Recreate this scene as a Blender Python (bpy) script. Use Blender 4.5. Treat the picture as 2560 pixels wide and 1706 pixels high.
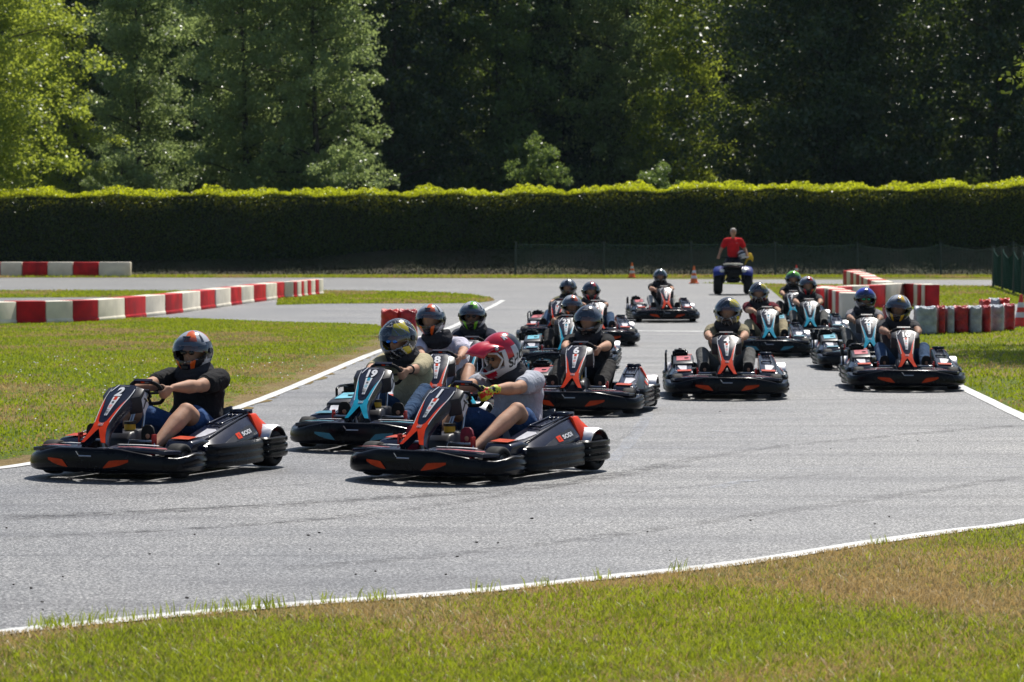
import bpy, bmesh, math, random
import numpy as np
from mathutils import Vector, Matrix, Euler
for o in list(bpy.data.objects): bpy.data.objects.remove(o)
SC = bpy.context.scene
COL = SC.collection
R = math.radians
random.seed(7)
RNG = np.random.default_rng(11)

# ------------------------------------------------------------------ camera, sky, sun, exposure
CAM_H, F_PX, HOR = 1.82, 7500.0, 572.0        # eye height, focal length and horizon row of the 2560 px photograph
cd = bpy.data.cameras.new('camera'); cam = bpy.data.objects.new('camera', cd); COL.objects.link(cam)
cam.location = (0, 0, CAM_H)
cam.rotation_euler = (R(90) - math.atan((853 - HOR) / F_PX), 0, 0)
cd.sensor_width = 36; cd.lens = F_PX / 2560 * 36; cd.clip_start = .5; cd.clip_end = 2000
cd.dof.use_dof = True; cd.dof.focus_distance = 23.0; cd.dof.aperture_fstop = 6.3
SC.camera = cam
SUN_EL, SUN_AZ = R(56), R(20)
w = bpy.data.worlds.new('World'); SC.world = w; w.use_nodes = True
nt = w.node_tree; nt.nodes.clear()
sky = nt.nodes.new('ShaderNodeTexSky'); sky.sky_type = 'NISHITA'; sky.sun_disc = False
sky.sun_elevation = SUN_EL; sky.sun_rotation = SUN_AZ
bg = nt.nodes.new('ShaderNodeBackground'); bg.inputs['Strength'].default_value = .075
wo = nt.nodes.new('ShaderNodeOutputWorld')
nt.links.new(sky.outputs[0], bg.inputs[0]); nt.links.new(bg.outputs[0], wo.inputs[0])
sl = bpy.data.lights.new('sun', 'SUN'); sl.energy = 4.7; sl.angle = R(.53); sl.color = (1, .955, .88)
sun = bpy.data.objects.new('sun', sl); COL.objects.link(sun)
SD = Vector((math.sin(SUN_AZ) * math.cos(SUN_EL), math.cos(SUN_AZ) * math.cos(SUN_EL), math.sin(SUN_EL)))
sun.rotation_euler = SD.to_track_quat('Z', 'Y').to_euler(); sun.location = (20, 60, 60)
SC.view_settings.view_transform = 'Standard'; SC.view_settings.look = 'None'
SC.view_settings.exposure = 0.35; SC.view_settings.gamma = 1.0; SC.view_settings.use_curve_mapping = False
SC.render.engine = 'CYCLES'
SC.cycles.max_bounces = 4; SC.cycles.diffuse_bounces = 2; SC.cycles.glossy_bounces = 2; SC.cycles.transmission_bounces = 2; SC.cycles.transparent_max_bounces = 8
SC.cycles.caustics_reflective = False; SC.cycles.caustics_refractive = False; SC.cycles.sample_clamp_indirect = 4

# ------------------------------------------------------------------ helpers
def gp(px, py):
    """ground point seen at a pixel of the photograph"""
    d = CAM_H * F_PX / (py - HOR)
    return ((px - 1280) / F_PX * d, d)
def tag(o, label=None, cat=None, group=None, kind=None):
    if label: o['label'] = label
    if cat: o['category'] = cat
    if group: o['group'] = group
    if kind: o['kind'] = kind
    return o
def empty(name, loc=(0, 0, 0), rz=0, parent=None):
    o = bpy.data.objects.new(name, None); COL.objects.link(o); o.empty_display_size = .2
    o.location = loc; o.rotation_euler = (0, 0, rz); o.parent = parent
    return o
def link_mesh(name, me, parent=None):
    o = bpy.data.objects.new(name, me); COL.objects.link(o); o.parent = parent
    return o
class MB:
    def __init__(s): s.v = []; s.f = []; s.m = []
    def add(s, vs, fs, mi=0):
        n = len(s.v); s.v += [tuple(p) for p in vs]
        for f in fs: s.f.append(tuple(i + n for i in f)); s.m.append(mi)
        return s
    def box(s, c, d, mi=0, rot=None, taper=1.0):
        pts = []
        for z in (-.5, .5):
            t = taper if z > 0 else 1
            for x, y in ((-.5, -.5), (.5, -.5), (.5, .5), (-.5, .5)):
                p = Vector((x * d[0] * t, y * d[1] * t, z * d[2]))
                if rot: p = rot @ p
                pts.append(p + Vector(c))
        return s.add(pts, [(3, 2, 1, 0), (4, 5, 6, 7), (0, 1, 5, 4), (1, 2, 6, 5), (2, 3, 7, 6), (3, 0, 4, 7)], mi)
    def grid(s, rows, mi=0, closed=False, flip=False, caps=False):
        n = len(rows); m = len(rows[0]); fs = []
        mm = m if closed else m - 1
        for i in range(n - 1):
            for j in range(mm):
                a, b, c, d = i * m + j, i * m + (j + 1) % m, (i + 1) * m + (j + 1) % m, (i + 1) * m + j
                fs.append((a, d, c, b) if flip else (a, b, c, d))
        if caps:
            a = tuple(range(m)); b = tuple((n - 1) * m + k for k in range(m))
            fs.append(a if flip else a[::-1]); fs.append(b[::-1] if flip else b)
        return s.add([p for r in rows for p in r], fs, mi)
    def tube(s, pts, r, n=8, mi=0, closed=False, caps=True):
        pts = [Vector(p) for p in pts]; rows = []; N = len(pts)
        rr = r if isinstance(r, (list, tuple)) else [r] * N
        up = None
        for i, p in enumerate(pts):
            if closed: t = pts[(i + 1) % N] - pts[i - 1]
            else: t = pts[min(i + 1, N - 1)] - pts[max(i - 1, 0)]
            t.normalize()
            if up is None:
                up = Vector((0, 0, 1)) if abs(t.z) < .9 else Vector((0, 1, 0))
            a = t.cross(up)
            if a.length < 1e-6: a = t.orthogonal()
            a.normalize(); up = a.cross(t).normalized()
            rows.append([p + (a * math.cos(k * 2 * math.pi / n) + up * math.sin(k * 2 * math.pi / n)) * rr[i] for k in range(n)])
        if closed: rows.append(rows[0])
        return s.grid(rows, mi, closed=True, flip=True, caps=caps and not closed)
    def capsule(s, p0, p1, r0, r1, n=12, mi=0):
        p0 = Vector(p0); p1 = Vector(p1); t = (p1 - p0)
        if t.length < 1e-6: t = Vector((0, 0, 1e-4))
        t.normalize(); pts = []; rs = []
        for k in range(4):
            a = R(85) * (1 - k / 4); pts.append(p0 - t * r0 * math.sin(a)); rs.append(r0 * math.cos(a))
        pts.append(p0); rs.append(r0); pts.append(p1); rs.append(r1)
        for k in range(1, 5):
            a = R(85) * k / 4; pts.append(p1 + t * r1 * math.sin(a)); rs.append(r1 * math.cos(a))
        return s.tube(pts, rs, n, mi)
    def ell(s, c, d, mi=0, nu=16, nv=10, rot=None):
        rows = []
        for i in range(nv + 1):
            e = -math.pi / 2 + math.pi * (i + .02) / (nv + .04)
            row = []
            for j in range(nu):
                a = 2 * math.pi * j / nu
                p = Vector((d[0] * math.cos(e) * math.cos(a), d[1] * math.cos(e) * math.sin(a), d[2] * math.sin(e)))
                if rot: p = rot @ p
                row.append(p + Vector(c))
            rows.append(row)
        return s.grid(rows, mi, closed=True, caps=True)
    def mesh(s, name, mats, smooth=False, auto=None):
        me = bpy.data.meshes.new(name); me.from_pydata(s.v, [], s.f)
        for m in (mats if isinstance(mats, (list, tuple)) else [mats]): me.materials.append(m)
        if max(s.m, default=0) > 0: me.polygons.foreach_set('material_index', s.m)
        if smooth:
            me.polygons.foreach_set('use_smooth', [True] * len(me.polygons))
            if auto: me.set_sharp_from_angle(angle=R(auto))
        me.validate(); me.update()
        return me
    def build(s, name, mats, parent=None, smooth=False, auto=None):
        return link_mesh(name, s.mesh(name, mats, smooth, auto), parent)
TS = bpy.data.scenes.new('workshop')
def modded(name, me, mods, parent=None):
    """apply modifiers through the depsgraph and keep the plain mesh"""
    o = bpy.data.objects.new('tmp', me); TS.collection.objects.link(o)
    for kind, kw in mods:
        m = o.modifiers.new('m', kind)
        for k, v in kw.items(): setattr(m, k, v)
    TS.view_layers[0].update(); dg = TS.view_layers[0].depsgraph
    m2 = bpy.data.meshes.new_from_object(o.evaluated_get(dg)); m2.name = name
    mats = list(me.materials); bpy.data.objects.remove(o); bpy.data.meshes.remove(me)
    idx = np.zeros(len(m2.polygons), np.int32); m2.polygons.foreach_get('material_index', idx); m2.materials.clear()
    for m in mats: m2.materials.append(m)
    m2.polygons.foreach_set('material_index', idx)
    return m2
def bevelled(mb, name, mats, w=.006, seg=2, parent=None):
    me = modded(name, mb.mesh(name, mats), [('BEVEL', dict(width=w, segments=seg, limit_method='ANGLE', angle_limit=R(28)))])
    me.polygons.foreach_set('use_smooth', [True] * len(me.polygons)); me.set_sharp_from_angle(angle=R(50))
    return link_mesh(name, me, parent)
def fast_mesh(name, V, F, mat, attr=None):
    """V (n,3), F (m,k) numpy"""
    me = bpy.data.meshes.new(name); k = F.shape[1]
    me.vertices.add(len(V)); me.vertices.foreach_set('co', V.astype(np.float32).ravel())
    me.loops.add(F.size); me.loops.foreach_set('vertex_index', F.astype(np.int32).ravel())
    me.polygons.add(len(F)); me.polygons.foreach_set('loop_start', np.arange(0, F.size, k, dtype=np.int32))
    try: me.polygons.foreach_set('loop_total', np.full(len(F), k, dtype=np.int32))
    except Exception: pass
    me.materials.append(mat); me.update(calc_edges=True)
    return me
def interp(x, xs, ys): return float(np.interp(x, xs, ys))

# ------------------------------------------------------------------ haze
def build_haze(dens):
    q = MB().box((0, 145, 15), (180, 300, 35)); q.v = [(x, y - .001, z) for x, y, z in q.v]
    m = bpy.data.materials.new('summer_haze'); m.use_nodes = True; n = m.node_tree; n.nodes.clear()
    v = n.nodes.new('ShaderNodeVolumePrincipled'); o_ = n.nodes.new('ShaderNodeOutputMaterial'); v.inputs['Color'].default_value = (.6, .82, 1, 1); v.inputs['Density'].default_value = dens; v.inputs['Anisotropy'].default_value = .3
    n.links.new(v.outputs[0], o_.inputs['Volume']); tag(q.build('haze', m), 'thin bluish summer haze over the whole track and wood', 'haze', kind='stuff')
build_haze(.00006)
# ------------------------------------------------------------------ materials
def mat(name, col=(.5, .5, .5), rough=.5, metal=0, spec=.5, coat=0, bump=None, vary=None, trans=0):
    m = bpy.data.materials.new(name); m.use_nodes = True; n = m.node_tree; b = n.nodes['Principled BSDF']
    b.inputs['Base Color'].default_value = (*col, 1); b.inputs['Roughness'].default_value = rough
    b.inputs['Metallic'].default_value = metal; b.inputs['Specular IOR Level'].default_value = spec
    b.inputs['Coat Weight'].default_value = coat; b.inputs['Coat Roughness'].default_value = .08
    tc = n.nodes.new('ShaderNodeTexCoord')
    if vary:                      # (scale, darker multiple, lighter multiple)
        no = n.nodes.new('ShaderNodeTexNoise'); no.inputs['Scale'].default_value = vary[0]; no.inputs['Detail'].default_value = 6
        n.links.new(tc.outputs['Object'], no.inputs['Vector'])
        cr = n.nodes.new('ShaderNodeValToRGB')
        cr.color_ramp.elements[0].position = .35; cr.color_ramp.elements[1].position = .68
        cr.color_ramp.elements[0].color = (*[c * vary[1] for c in col], 1)
        cr.color_ramp.elements[1].color = (*[min(1, c * vary[2]) for c in col], 1)
        n.links.new(no.outputs[0], cr.inputs[0]); n.links.new(cr.outputs[0], b.inputs['Base Color'])
        mr = n.nodes.new('ShaderNodeMapRange'); mr.inputs[3].default_value = max(.02, rough - .1); mr.inputs[4].default_value = rough + .15
        n.links.new(no.outputs[0], mr.inputs[0]); n.links.new(mr.outputs[0], b.inputs['Roughness'])
    if bump:                      # (scale, strength, distance)
        no = n.nodes.new('ShaderNodeTexNoise'); no.inputs['Scale'].default_value = bump[0]; no.inputs['Detail'].default_value = 4
        if len(bump) > 3: no.inputs['Distortion'].default_value = bump[3]
        n.links.new(tc.outputs['Object'], no.inputs['Vector'])
        bp = n.nodes.new('ShaderNodeBump'); bp.inputs['Strength'].default_value = bump[1]; bp.inputs['Distance'].default_value = bump[2]
        n.links.new(no.outputs[0], bp.inputs['Height']); n.links.new(bp.outputs[0], b.inputs['Normal'])
    return m
M = {}
M['plastic'] = mat('black_plastic', (.0035, .004, .006), .18, spec=.16, vary=(9, .7, 1.6), bump=(60, .12, .002))
M['plastic_scuffed'] = mat('scuffed_black_plastic', (.004, .0045, .006), .22, spec=.16, vary=(5, .6, 2.0), bump=(45, .25, .003))
M['gloss'] = mat('glossy_black_panel', (.008, .012, .03), .2, spec=.35, coat=.1, vary=(6, .8, 1.3))
M['satin'] = mat('dark_grey_panel', (.02, .02, .026), .35, spec=.3, vary=(20, .8, 1.2))
M['red'] = mat('orange_red_decal', (.74, .045, .006), .32, spec=.2, vary=(12, .85, 1.1))
M['reddull'] = mat('worn_orange_decal', (.5, .045, .006), .42, spec=.15, vary=(18, .75, 1.15))
M['teal'] = mat('teal_decal', (.01, .36, .52), .32, spec=.2, vary=(12, .85, 1.1))
M['tealdull'] = mat('worn_teal_decal', (.012, .17, .25), .42, vary=(18, .75, 1.15))
M['white'] = mat('white_decal', (.74, .74, .76), .35, vary=(14, .88, 1.05))
M['whiteplast'] = mat('pale_panel', (.55, .55, .6), .35, vary=(14, .85, 1.1))
M['pink'] = mat('faded_red_panel', (.55, .12, .13), .3, vary=(10, .85, 1.1))
M['paleblue'] = mat('faded_teal_panel', (.16, .5, .62), .3, vary=(10, .85, 1.1))
M['rubber'] = mat('tyre_rubber', (.01, .01, .011), .7, spec=.25, vary=(30, .7, 1.6), bump=(80, .3, .003))
M['steel'] = mat('brushed_steel', (.45, .45, .47), .28, metal=1, vary=(25, .7, 1.1))
M['alu'] = mat('aluminium', (.62, .62, .64), .35, metal=1, vary=(20, .8, 1.1))
M['redmetal'] = mat('red_anodised_metal', (.5, .02, .02), .35, metal=.3, vary=(20, .7, 1.2))
M['yellow'] = mat('yellow_plastic', (.75, .42, .02), .4, vary=(20, .8, 1.1))
M['grey'] = mat('grey_letters', (.3, .3, .32), .5, vary=(20, .8, 1.2))
M['ink'] = mat('black_ink', (.01, .01, .012), .5, vary=(20, .8, 1.2))
def cloth(name, c, rough=.9): return mat(name, c, rough, spec=.2, vary=(7, .82, 1.12), bump=(11, .9, .03, 1.2))
def skinm(name, c): 
    m = mat(name, c, .62, spec=.3, vary=(14, .86, 1.08), bump=(30, .25, .004))
    m.node_tree.nodes['Principled BSDF'].inputs['Subsurface Weight'].default_value = .08
    m.node_tree.nodes['Principled BSDF'].inputs['Subsurface Radius'].default_value = (.02, .008, .004)
    return m
M['skin'] = skinm('fair_tanned_skin', (.46, .25, .16)); M['skin2'] = skinm('darker_tanned_skin', (.3, .16, .1))
def leafmat(name, c1, c2, tcol, tfac=.35, rough=.38, patch=.25):
    m = bpy.data.materials.new(name); m.use_nodes = True; n = m.node_tree; n.nodes.clear()
    out = n.nodes.new('ShaderNodeOutputMaterial'); p = n.nodes.new('ShaderNodeBsdfPrincipled')
    g = n.nodes.new('ShaderNodeNewGeometry'); cr = n.nodes.new('ShaderNodeValToRGB')
    cr.color_ramp.elements[0].color = (*c1, 1); cr.color_ramp.elements[1].color = (*c2, 1)
    tc = n.nodes.new('ShaderNodeTexCoord'); no = n.nodes.new('ShaderNodeTexNoise'); no.inputs['Scale'].default_value = patch
    n.links.new(tc.outputs['Object'], no.inputs['Vector'])
    mx = n.nodes.new('ShaderNodeMath'); mx.operation = 'MULTIPLY_ADD'; mx.inputs[1].default_value = .55
    ad = n.nodes.new('ShaderNodeMath'); ad.operation = 'MULTIPLY'; ad.inputs[1].default_value = .7
    n.links.new(no.outputs[0], ad.inputs[0])
    n.links.new(g.outputs['Random Per Island'], mx.inputs[0]); n.links.new(ad.outputs[0], mx.inputs[2])
    n.links.new(mx.outputs[0], cr.inputs[0])
    n.links.new(cr.outputs[0], p.inputs['Base Color']); p.inputs['Roughness'].default_value = rough
    p.inputs['Specular IOR Level'].default_value = .45
    t = n.nodes.new('ShaderNodeBsdfTranslucent'); mixc = n.nodes.new('ShaderNodeMix'); mixc.data_type = 'RGBA'
    mixc.inputs[0].default_value = .75; n.links.new(cr.outputs[0], mixc.inputs[6]); mixc.inputs[7].default_value = (*tcol, 1)
    n.links.new(mixc.outputs[2], t.inputs[0])
    ms = n.nodes.new('ShaderNodeMixShader'); ms.inputs[0].default_value = tfac
    n.links.new(p.outputs[0], ms.inputs[1]); n.links.new(t.outputs[0], ms.inputs[2]); n.links.new(ms.outputs[0], out.inputs[0])
    return m
def ramp(n, fac, stops, x=0):
    cr = n.nodes.new('ShaderNodeValToRGB'); e = cr.color_ramp.elements
    while len(e) < len(stops): e.new(.5)
    for k, (p, c) in enumerate(stops): e[k].position = p; e[k].color = (*c, 1) if len(c) == 3 else c
    n.links.new(fac, cr.inputs[0]); return cr
def noise(n, vec, scale, detail=4, rough=.5, dist=0, mapping=None):
    if mapping:
        mp = n.nodes.new('ShaderNodeMapping'); mp.inputs['Scale'].default_value = mapping[0]; mp.inputs['Rotation'].default_value = mapping[1]
        n.links.new(vec, mp.inputs[0]); vec = mp.outputs[0]
    t = n.nodes.new('ShaderNodeTexNoise'); t.inputs['Scale'].default_value = scale; t.inputs['Detail'].default_value = detail
    t.inputs['Roughness'].default_value = rough; t.inputs['Distortion'].default_value = dist
    n.links.new(vec, t.inputs['Vector']); return t.outputs[0]
def mixc(n, fac, a, b, mode='MIX'):
    m = n.nodes.new('ShaderNodeMix'); m.data_type = 'RGBA'; m.blend_type = mode
    for k, v in ((0, fac), (6, a), (7, b)):
        if hasattr(v, 'links'): n.links.new(v, m.inputs[k])
        else: m.inputs[k].default_value = v if k == 0 else ((*v, 1) if len(v) == 3 else v)
    return m.outputs[2]
def asphalt_mat():
    m = bpy.data.materials.new('asphalt'); m.use_nodes = True; n = m.node_tree; b = n.nodes['Principled BSDF']
    g = n.nodes.new('ShaderNodeNewGeometry').outputs['Position']
    fine = noise(n, g, 62, 2, .8); c1 = ramp(n, fine, [(.36, (.03, .03, .034)), (.5, (.128, .129, .133)), (.63, (.46, .455, .44))])
    big = noise(n, g, .35, 5, .6); c2 = ramp(n, big, [(.3, (.76, .77, .8)), (.7, (1.1, 1.09, 1.07))])
    a = mixc(n, 1, c1.outputs[0], c2.outputs[0], 'MULTIPLY')
    # worn driving lines, drawn out along the corner
    s1 = noise(n, g, 1.0, 6, .65, 0, ((.25, 1.5, 1), (0, 0, R(24)))); r1 = ramp(n, s1, [(.36, (.62, .62, .65)), (.5, (.95, .95, .96)), (.7, (1.14, 1.13, 1.12))])
    a = mixc(n, .9, a, r1.outputs[0], 'MULTIPLY')
    s2 = noise(n, g, 1.6, 4, .7, 0, ((.12, 4.2, 1), (0, 0, R(17)))); r2 = ramp(n, s2, [(.3, (.66, .66, .68)), (.4, (1, 1, 1)), (1, (1, 1, 1))])
    a = mixc(n, .7, a, r2.outputs[0], 'MULTIPLY')
    sp = noise(n, g, 7, 2, .5, 0, ((1, 3, 1), (0, 0, 0))); r3 = ramp(n, sp, [(.76, (0, 0, 0)), (.8, (1, 1, 1))])
    a = mixc(n, r3.outputs[0], a, (.45, .45, .44))
    n.links.new(a, b.inputs['Base Color'])
    rr = n.nodes.new('ShaderNodeMapRange'); rr.inputs[3].default_value = .45; rr.inputs[4].default_value = .7
    n.links.new(big, rr.inputs[0]); n.links.new(rr.outputs[0], b.inputs['Roughness'])
    bp = n.nodes.new('ShaderNodeBump'); bp.inputs['Strength'].default_value = .7; bp.inputs['Distance'].default_value = .006
    n.links.new(fine, bp.inputs['Height']); n.links.new(bp.outputs[0], b.inputs['Normal'])
    return m
def grass_mat(name, lo, mid, hi, dry, amount=.5):
    m = bpy.data.materials.new(name); m.use_nodes = True; n = m.node_tree; b = n.nodes['Principled BSDF']
    g = n.nodes.new('ShaderNodeNewGeometry').outputs['Position']
    f = noise(n, g, 26, 5, .7); c = ramp(n, f, [(.3, lo), (.5, mid), (.72, hi)])
    p = noise(n, g, .55, 6, .65, .6); r = ramp(n, p, [(.5 - amount * .12, (0, 0, 0)), (.72 - amount * .12, (1, 1, 1))])
    a = mixc(n, r.outputs[0], c.outputs[0], dry)
    p2 = noise(n, g, .12, 3); r2 = ramp(n, p2, [(.3, (.82, .88, .8)), (.7, (1.15, 1.1, 1))]); a = mixc(n, 1, a, r2.outputs[0], 'MULTIPLY')
    n.links.new(a, b.inputs['Base Color']); b.inputs['Roughness'].default_value = .85; b.inputs['Specular IOR Level'].default_value = .15
    bp = n.nodes.new('ShaderNodeBump'); bp.inputs['Strength'].default_value = 1; bp.inputs['Distance'].default_value = .05
    n.links.new(f, bp.inputs['Height']); n.links.new(bp.outputs[0], b.inputs['Normal'])
    return m
M['asphalt'] = asphalt_mat()
M['grass'] = grass_mat('mown_grass', (.045, .08, .007), (.12, .17, .016), (.23, .25, .035), (.3, .22, .08))
M['verge'] = grass_mat('dry_grass', (.06, .08, .012), (.13, .15, .025), (.24, .22, .06), (.3, .2, .08), 1.2)
M['bank_shade'] = grass_mat('shaded_bank_grass', (.02, .025, .012), (.04, .045, .02), (.07, .07, .035), (.07, .055, .04))  # the shade under the hedge is put into this darker grass colour
M['blade'] = leafmat('grass_blades', (.055, .12, .004), (.36, .36, .045), (.45, .55, .02), .42, .4, 2.2)
M['bladedry'] = leafmat('dry_grass_blades', (.3, .2, .07), (.68, .52, .26), (.6, .42, .16), .35, .5, 1.5)
M['paint'] = mat('road_paint', (.62, .62, .6), .6, vary=(2.2, .72, 1.15), bump=(70, .3, .003))
# ================================================================== THE SETTING
def sheet(name, pts, z, m, kind='structure'):
    bm = bmesh.new(); vs = [bm.verts.new((x, y, z)) for x, y in pts]; f = bm.faces.new(vs)
    f.normal_update()
    if f.normal.z < 0: f.normal_flip()
    bmesh.ops.triangulate(bm, faces=[f]); me = bpy.data.meshes.new(name); bm.to_mesh(me); bm.free()
    me.materials.append(m); return tag(link_mesh(name, me), kind=kind)
def smooth_path(pts, n=8):
    P = [Vector((p[0], p[1], 0)) for p in pts]; out = []
    for i in range(len(P) - 1):
        a, b, c, d = P[max(i - 1, 0)], P[i], P[i + 1], P[min(i + 2, len(P) - 1)]
        for k in range(n):
            t = k / n; t2, t3 = t * t, t * t * t
            out.append(.5 * ((2 * b) + (c - a) * t + (2 * a - 5 * b + 4 * c - d) * t2 + (3 * b - a - 3 * c + d) * t3))
    out.append(P[-1]); return [(p.x, p.y) for p in out]
def ribbon(name, pts, width, z, m, jitter=.0, kind='structure'):
    rows = []; N = len(pts)
    for i in range(N):
        a = Vector(pts[max(i - 1, 0)]); b = Vector(pts[min(i + 1, N - 1)]); t = (b - a).normalized(); nn = Vector((-t.y, t.x))
        p = Vector(pts[i]); j = random.uniform(-jitter, jitter); k = random.uniform(-jitter, jitter)
        rows.append([(*(p - nn * (width / 2 + j)), z), (*(p + nn * (width / 2 + k)), z)])
    return tag(MB().grid(rows, flip=True).build(name, m), kind=kind)
def G(*px): return [gp(x, y) for x, y in px]

sheet('ground', [(-400, -60), (400, -60), (400, 700), (-400, 700)], -.02, M['grass'])
near_edge = smooth_path(G((-900, 1695), (-400, 1640), (0, 1582), (261, 1554), (696, 1514), (936, 1497), (1197, 1477), (1523, 1443), (1850, 1407), (2176, 1356), (2394, 1326), (2560, 1304), (2900, 1240), (3300, 1150), (3900, 1030)), 6)
# one asphalt sheet: the corner in front, the straight behind it and the far straight under the fence
asph = near_edge + G((4200, 900), (3800, 790), (3200, 700)) + [gp(2700, 699), gp(2400, 699), gp(2100, 698.5), gp(1500, 697), gp(900, 694.5), gp(300, 691.5), gp(-300, 689), gp(-900, 687)] + G((-1500, 1000), (-1500, 1400))
sheet('near_verge', near_edge + [(30, -10), (-30, -10)], -.016, M['verge'])
sheet('racing_track', asph, -.012, M['asphalt'])
tag(link_mesh('far_verge', MB().grid([[(*gp(x, 706), -.004), (*gp(x, 688), .0)] for x in (-600, 3200)], flip=False).mesh('far_verge', M['verge'])), kind='structure') if False else None

# grass islands, laid 4 mm and more above the asphalt
islA = smooth_path(G((-500, 1215), (-200, 1180), (0, 1158), (82, 1146), (200, 1125), (330, 1093), (450, 1058), (577, 1014), (696, 970), (827, 915), (936, 869), (975, 838)), 6)
islA += G((978, 822), (940, 812), (860, 808), (760, 806), (637, 802), (560, 799), (467, 795), (365, 794), (0, 796), (-400, 800), (-1300, 860))
sheet('infield_grass', islA, -.008, M['grass'])
islB = G((690, 762), (800, 759), (900, 758), (1000, 758), (1100, 758), (1190, 757), (1235, 751), (1225, 744), (1180, 737), (1100, 731), (1000, 729), (900, 728), (800, 727), (700, 728))
sheet('infield_grass_tip', islB, -.008, M['grass'])
islC = G((-400, 748), (0, 744), (330, 742), (560, 738), (700, 730), (640, 727), (400, 727), (200, 726), (0, 726), (-400, 726))
sheet('grass_strip_behind_barrier', islC, -.008, M['grass'])
islD = G((1748, 707), (1850, 711), (1925, 722), (1960, 752), (2050, 790), (2200, 778), (2330, 770), (2460, 762), (2560, 759), (2800, 756), (3100, 745), (3100, 717), (2560, 716), (2400, 714), (2200, 713), (1950, 710), (1850, 707.5))
sheet('grass_behind_soft_barrier', islD, -.008, M['grass'])
islE = smooth_path(G((2150, 828), (2230, 872), (2330, 925), (2425, 968), (2560, 1032), (2700, 1085), (3000, 1150), (3500, 1180)), 5) + G((3500, 800), (2800, 800), (2560, 818), (2400, 826), (2250, 822))
sheet('roadside_grass', islE, -.008, M['grass'])
M['dryedge'] = grass_mat('dry_trodden_edge', (.1, .075, .035), (.26, .18, .08), (.4, .3, .15), (.3, .24, .1), .2)
# far grass strip at the foot of the fence and the shaded bank that carries the hedge
Yf = 115.0
rows = []
for x in np.linspace(-60, 60, 61):
    k = interp(x, [-60, -19, -9, -4, 20, 60], [.35, .5, .62, 1.0, 1.12, 1.2]) + .05 * math.sin(x * .9)
    y0 = interp(x, [-20, 20], [118.6, 109.0]) if False else 0
    rows.append([(x, Yf - 3.2 + .15 * math.sin(x * 1.7), -.004), (x, Yf + .2, .02), (x, Yf + .6, .06), (x, Yf + 1.4, .3 * k), (x, Yf + 2.4, .82 * k), (x, Yf + 3.2, k), (x, Yf + 12, k + .1), (x, Yf + 200, k + .4)])
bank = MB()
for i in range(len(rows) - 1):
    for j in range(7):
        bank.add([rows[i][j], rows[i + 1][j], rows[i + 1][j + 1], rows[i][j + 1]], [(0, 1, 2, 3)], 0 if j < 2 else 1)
tag(bank.build('embankment', [M['verge'], M['bank_shade']], smooth=True), kind='structure')

# painted lines
ribbon('near_edge_line', [(x, y + .03) for x, y in near_edge], .15, -.0075, M['paint'], .008)
ribbon('infield_edge_line', smooth_path(G((-500, 1235), (-200, 1194), (0, 1168), (82, 1156), (200, 1135), (330, 1103), (450, 1068), (577, 1024), (696, 980), (827, 926), (936, 881), (1040, 846), (1131, 816), (1190, 785), (1235, 763), (1258, 750)), 6), .13, -.0065, M['paint'], .006)
ribbon('roadside_edge_line', smooth_path(G((2150, 838), (2230, 880), (2330, 930), (2421, 974), (2560, 1041), (2700, 1098), (3000, 1165)), 5), .14, -.0065, M['paint'], .006)
ribbon('start_line', G((1560, 826), (1800, 828)), .3, -.008, M['paint'], .01)
# rubber laid down and pale scuffs: ribbons with broken edges
def mark_mat(name, col, scale, lo, hi):
    m = bpy.data.materials.new(name); m.use_nodes = True; n = m.node_tree; n.nodes.clear()
    out = n.nodes.new('ShaderNodeOutputMaterial'); d = n.nodes.new('ShaderNodeBsdfDiffuse'); d.inputs[0].default_value = (*col, 1)
    t = n.nodes.new('ShaderNodeBsdfTransparent'); ms = n.nodes.new('ShaderNodeMixShader')
    g = n.nodes.new('ShaderNodeNewGeometry').outputs['Position']; f = noise(n, g, scale, 6, .8)
    r = ramp(n, f, [(.42, (lo, lo, lo)), (.62, (hi, hi, hi))])
    n.links.new(r.outputs[0], ms.inputs[0]); n.links.new(t.outputs[0], ms.inputs[1]); n.links.new(d.outputs[0], ms.inputs[2]); n.links.new(ms.outputs[0], out.inputs[0])
    return m
M['rubbermark'] = mark_mat('laid_rubber', (.045, .045, .05), 6, 0, .22)
M['scuff'] = mark_mat('pale_scuff', (.5, .52, .56), 9, 0, .6)
marks = [((0, 1255), (500, 1225), (900, 1195), (1300, 1150), (1560, 1090), (1620, 1040)), ((0, 1345), (600, 1310), (1000, 1272), (1400, 1210), (1900, 1120), (2560, 1060)),
         ((-50, 1298), (400, 1276), (800, 1250), (1300, 1218), (1700, 1160)), ((300, 1330), (900, 1290), (1500, 1235), (2100, 1180)), ((700, 1420), (1300, 1365), (2000, 1270), (2560, 1190)),
         ((0, 1290), (700, 1262), (1200, 1226)), ((1500, 1040), (1700, 1030), (2100, 1040)), ((1200, 900), (1500, 890), (1900, 900))]
for k, mk in enumerate(marks):
    ribbon('tyre_mark', smooth_path(G(*mk), 8), .07 + .1 * (k % 3), -.0115 + .0003 * k, M['rubbermark'], .02)
for k, (mk, wd) in enumerate([(((1620, 1030), (1600, 1070), (1560, 1120), (1530, 1150)), .12), (((1640, 1172), (2000, 1170), (2560, 1166)), .04), (((1790, 1218), (1840, 1205), (1900, 1197)), .12),
                  (((1560, 1118), (1760, 1118)), .05), (((1600, 1045), (1900, 1046), (2060, 1042)), .05), (((1650, 1090), (2100, 1082)), .06), (((2060, 1040), (2000, 1030), (1800, 1033)), .03), (((1780, 1075), (1850, 1080)), .12), (((1545, 905), (1570, 930), (1575, 960)), .12)]):
    ribbon('tyre_scuff', smooth_path(G(*mk), 6), wd, -.0088 + .0002 * k, M['scuff'], .01)

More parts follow.
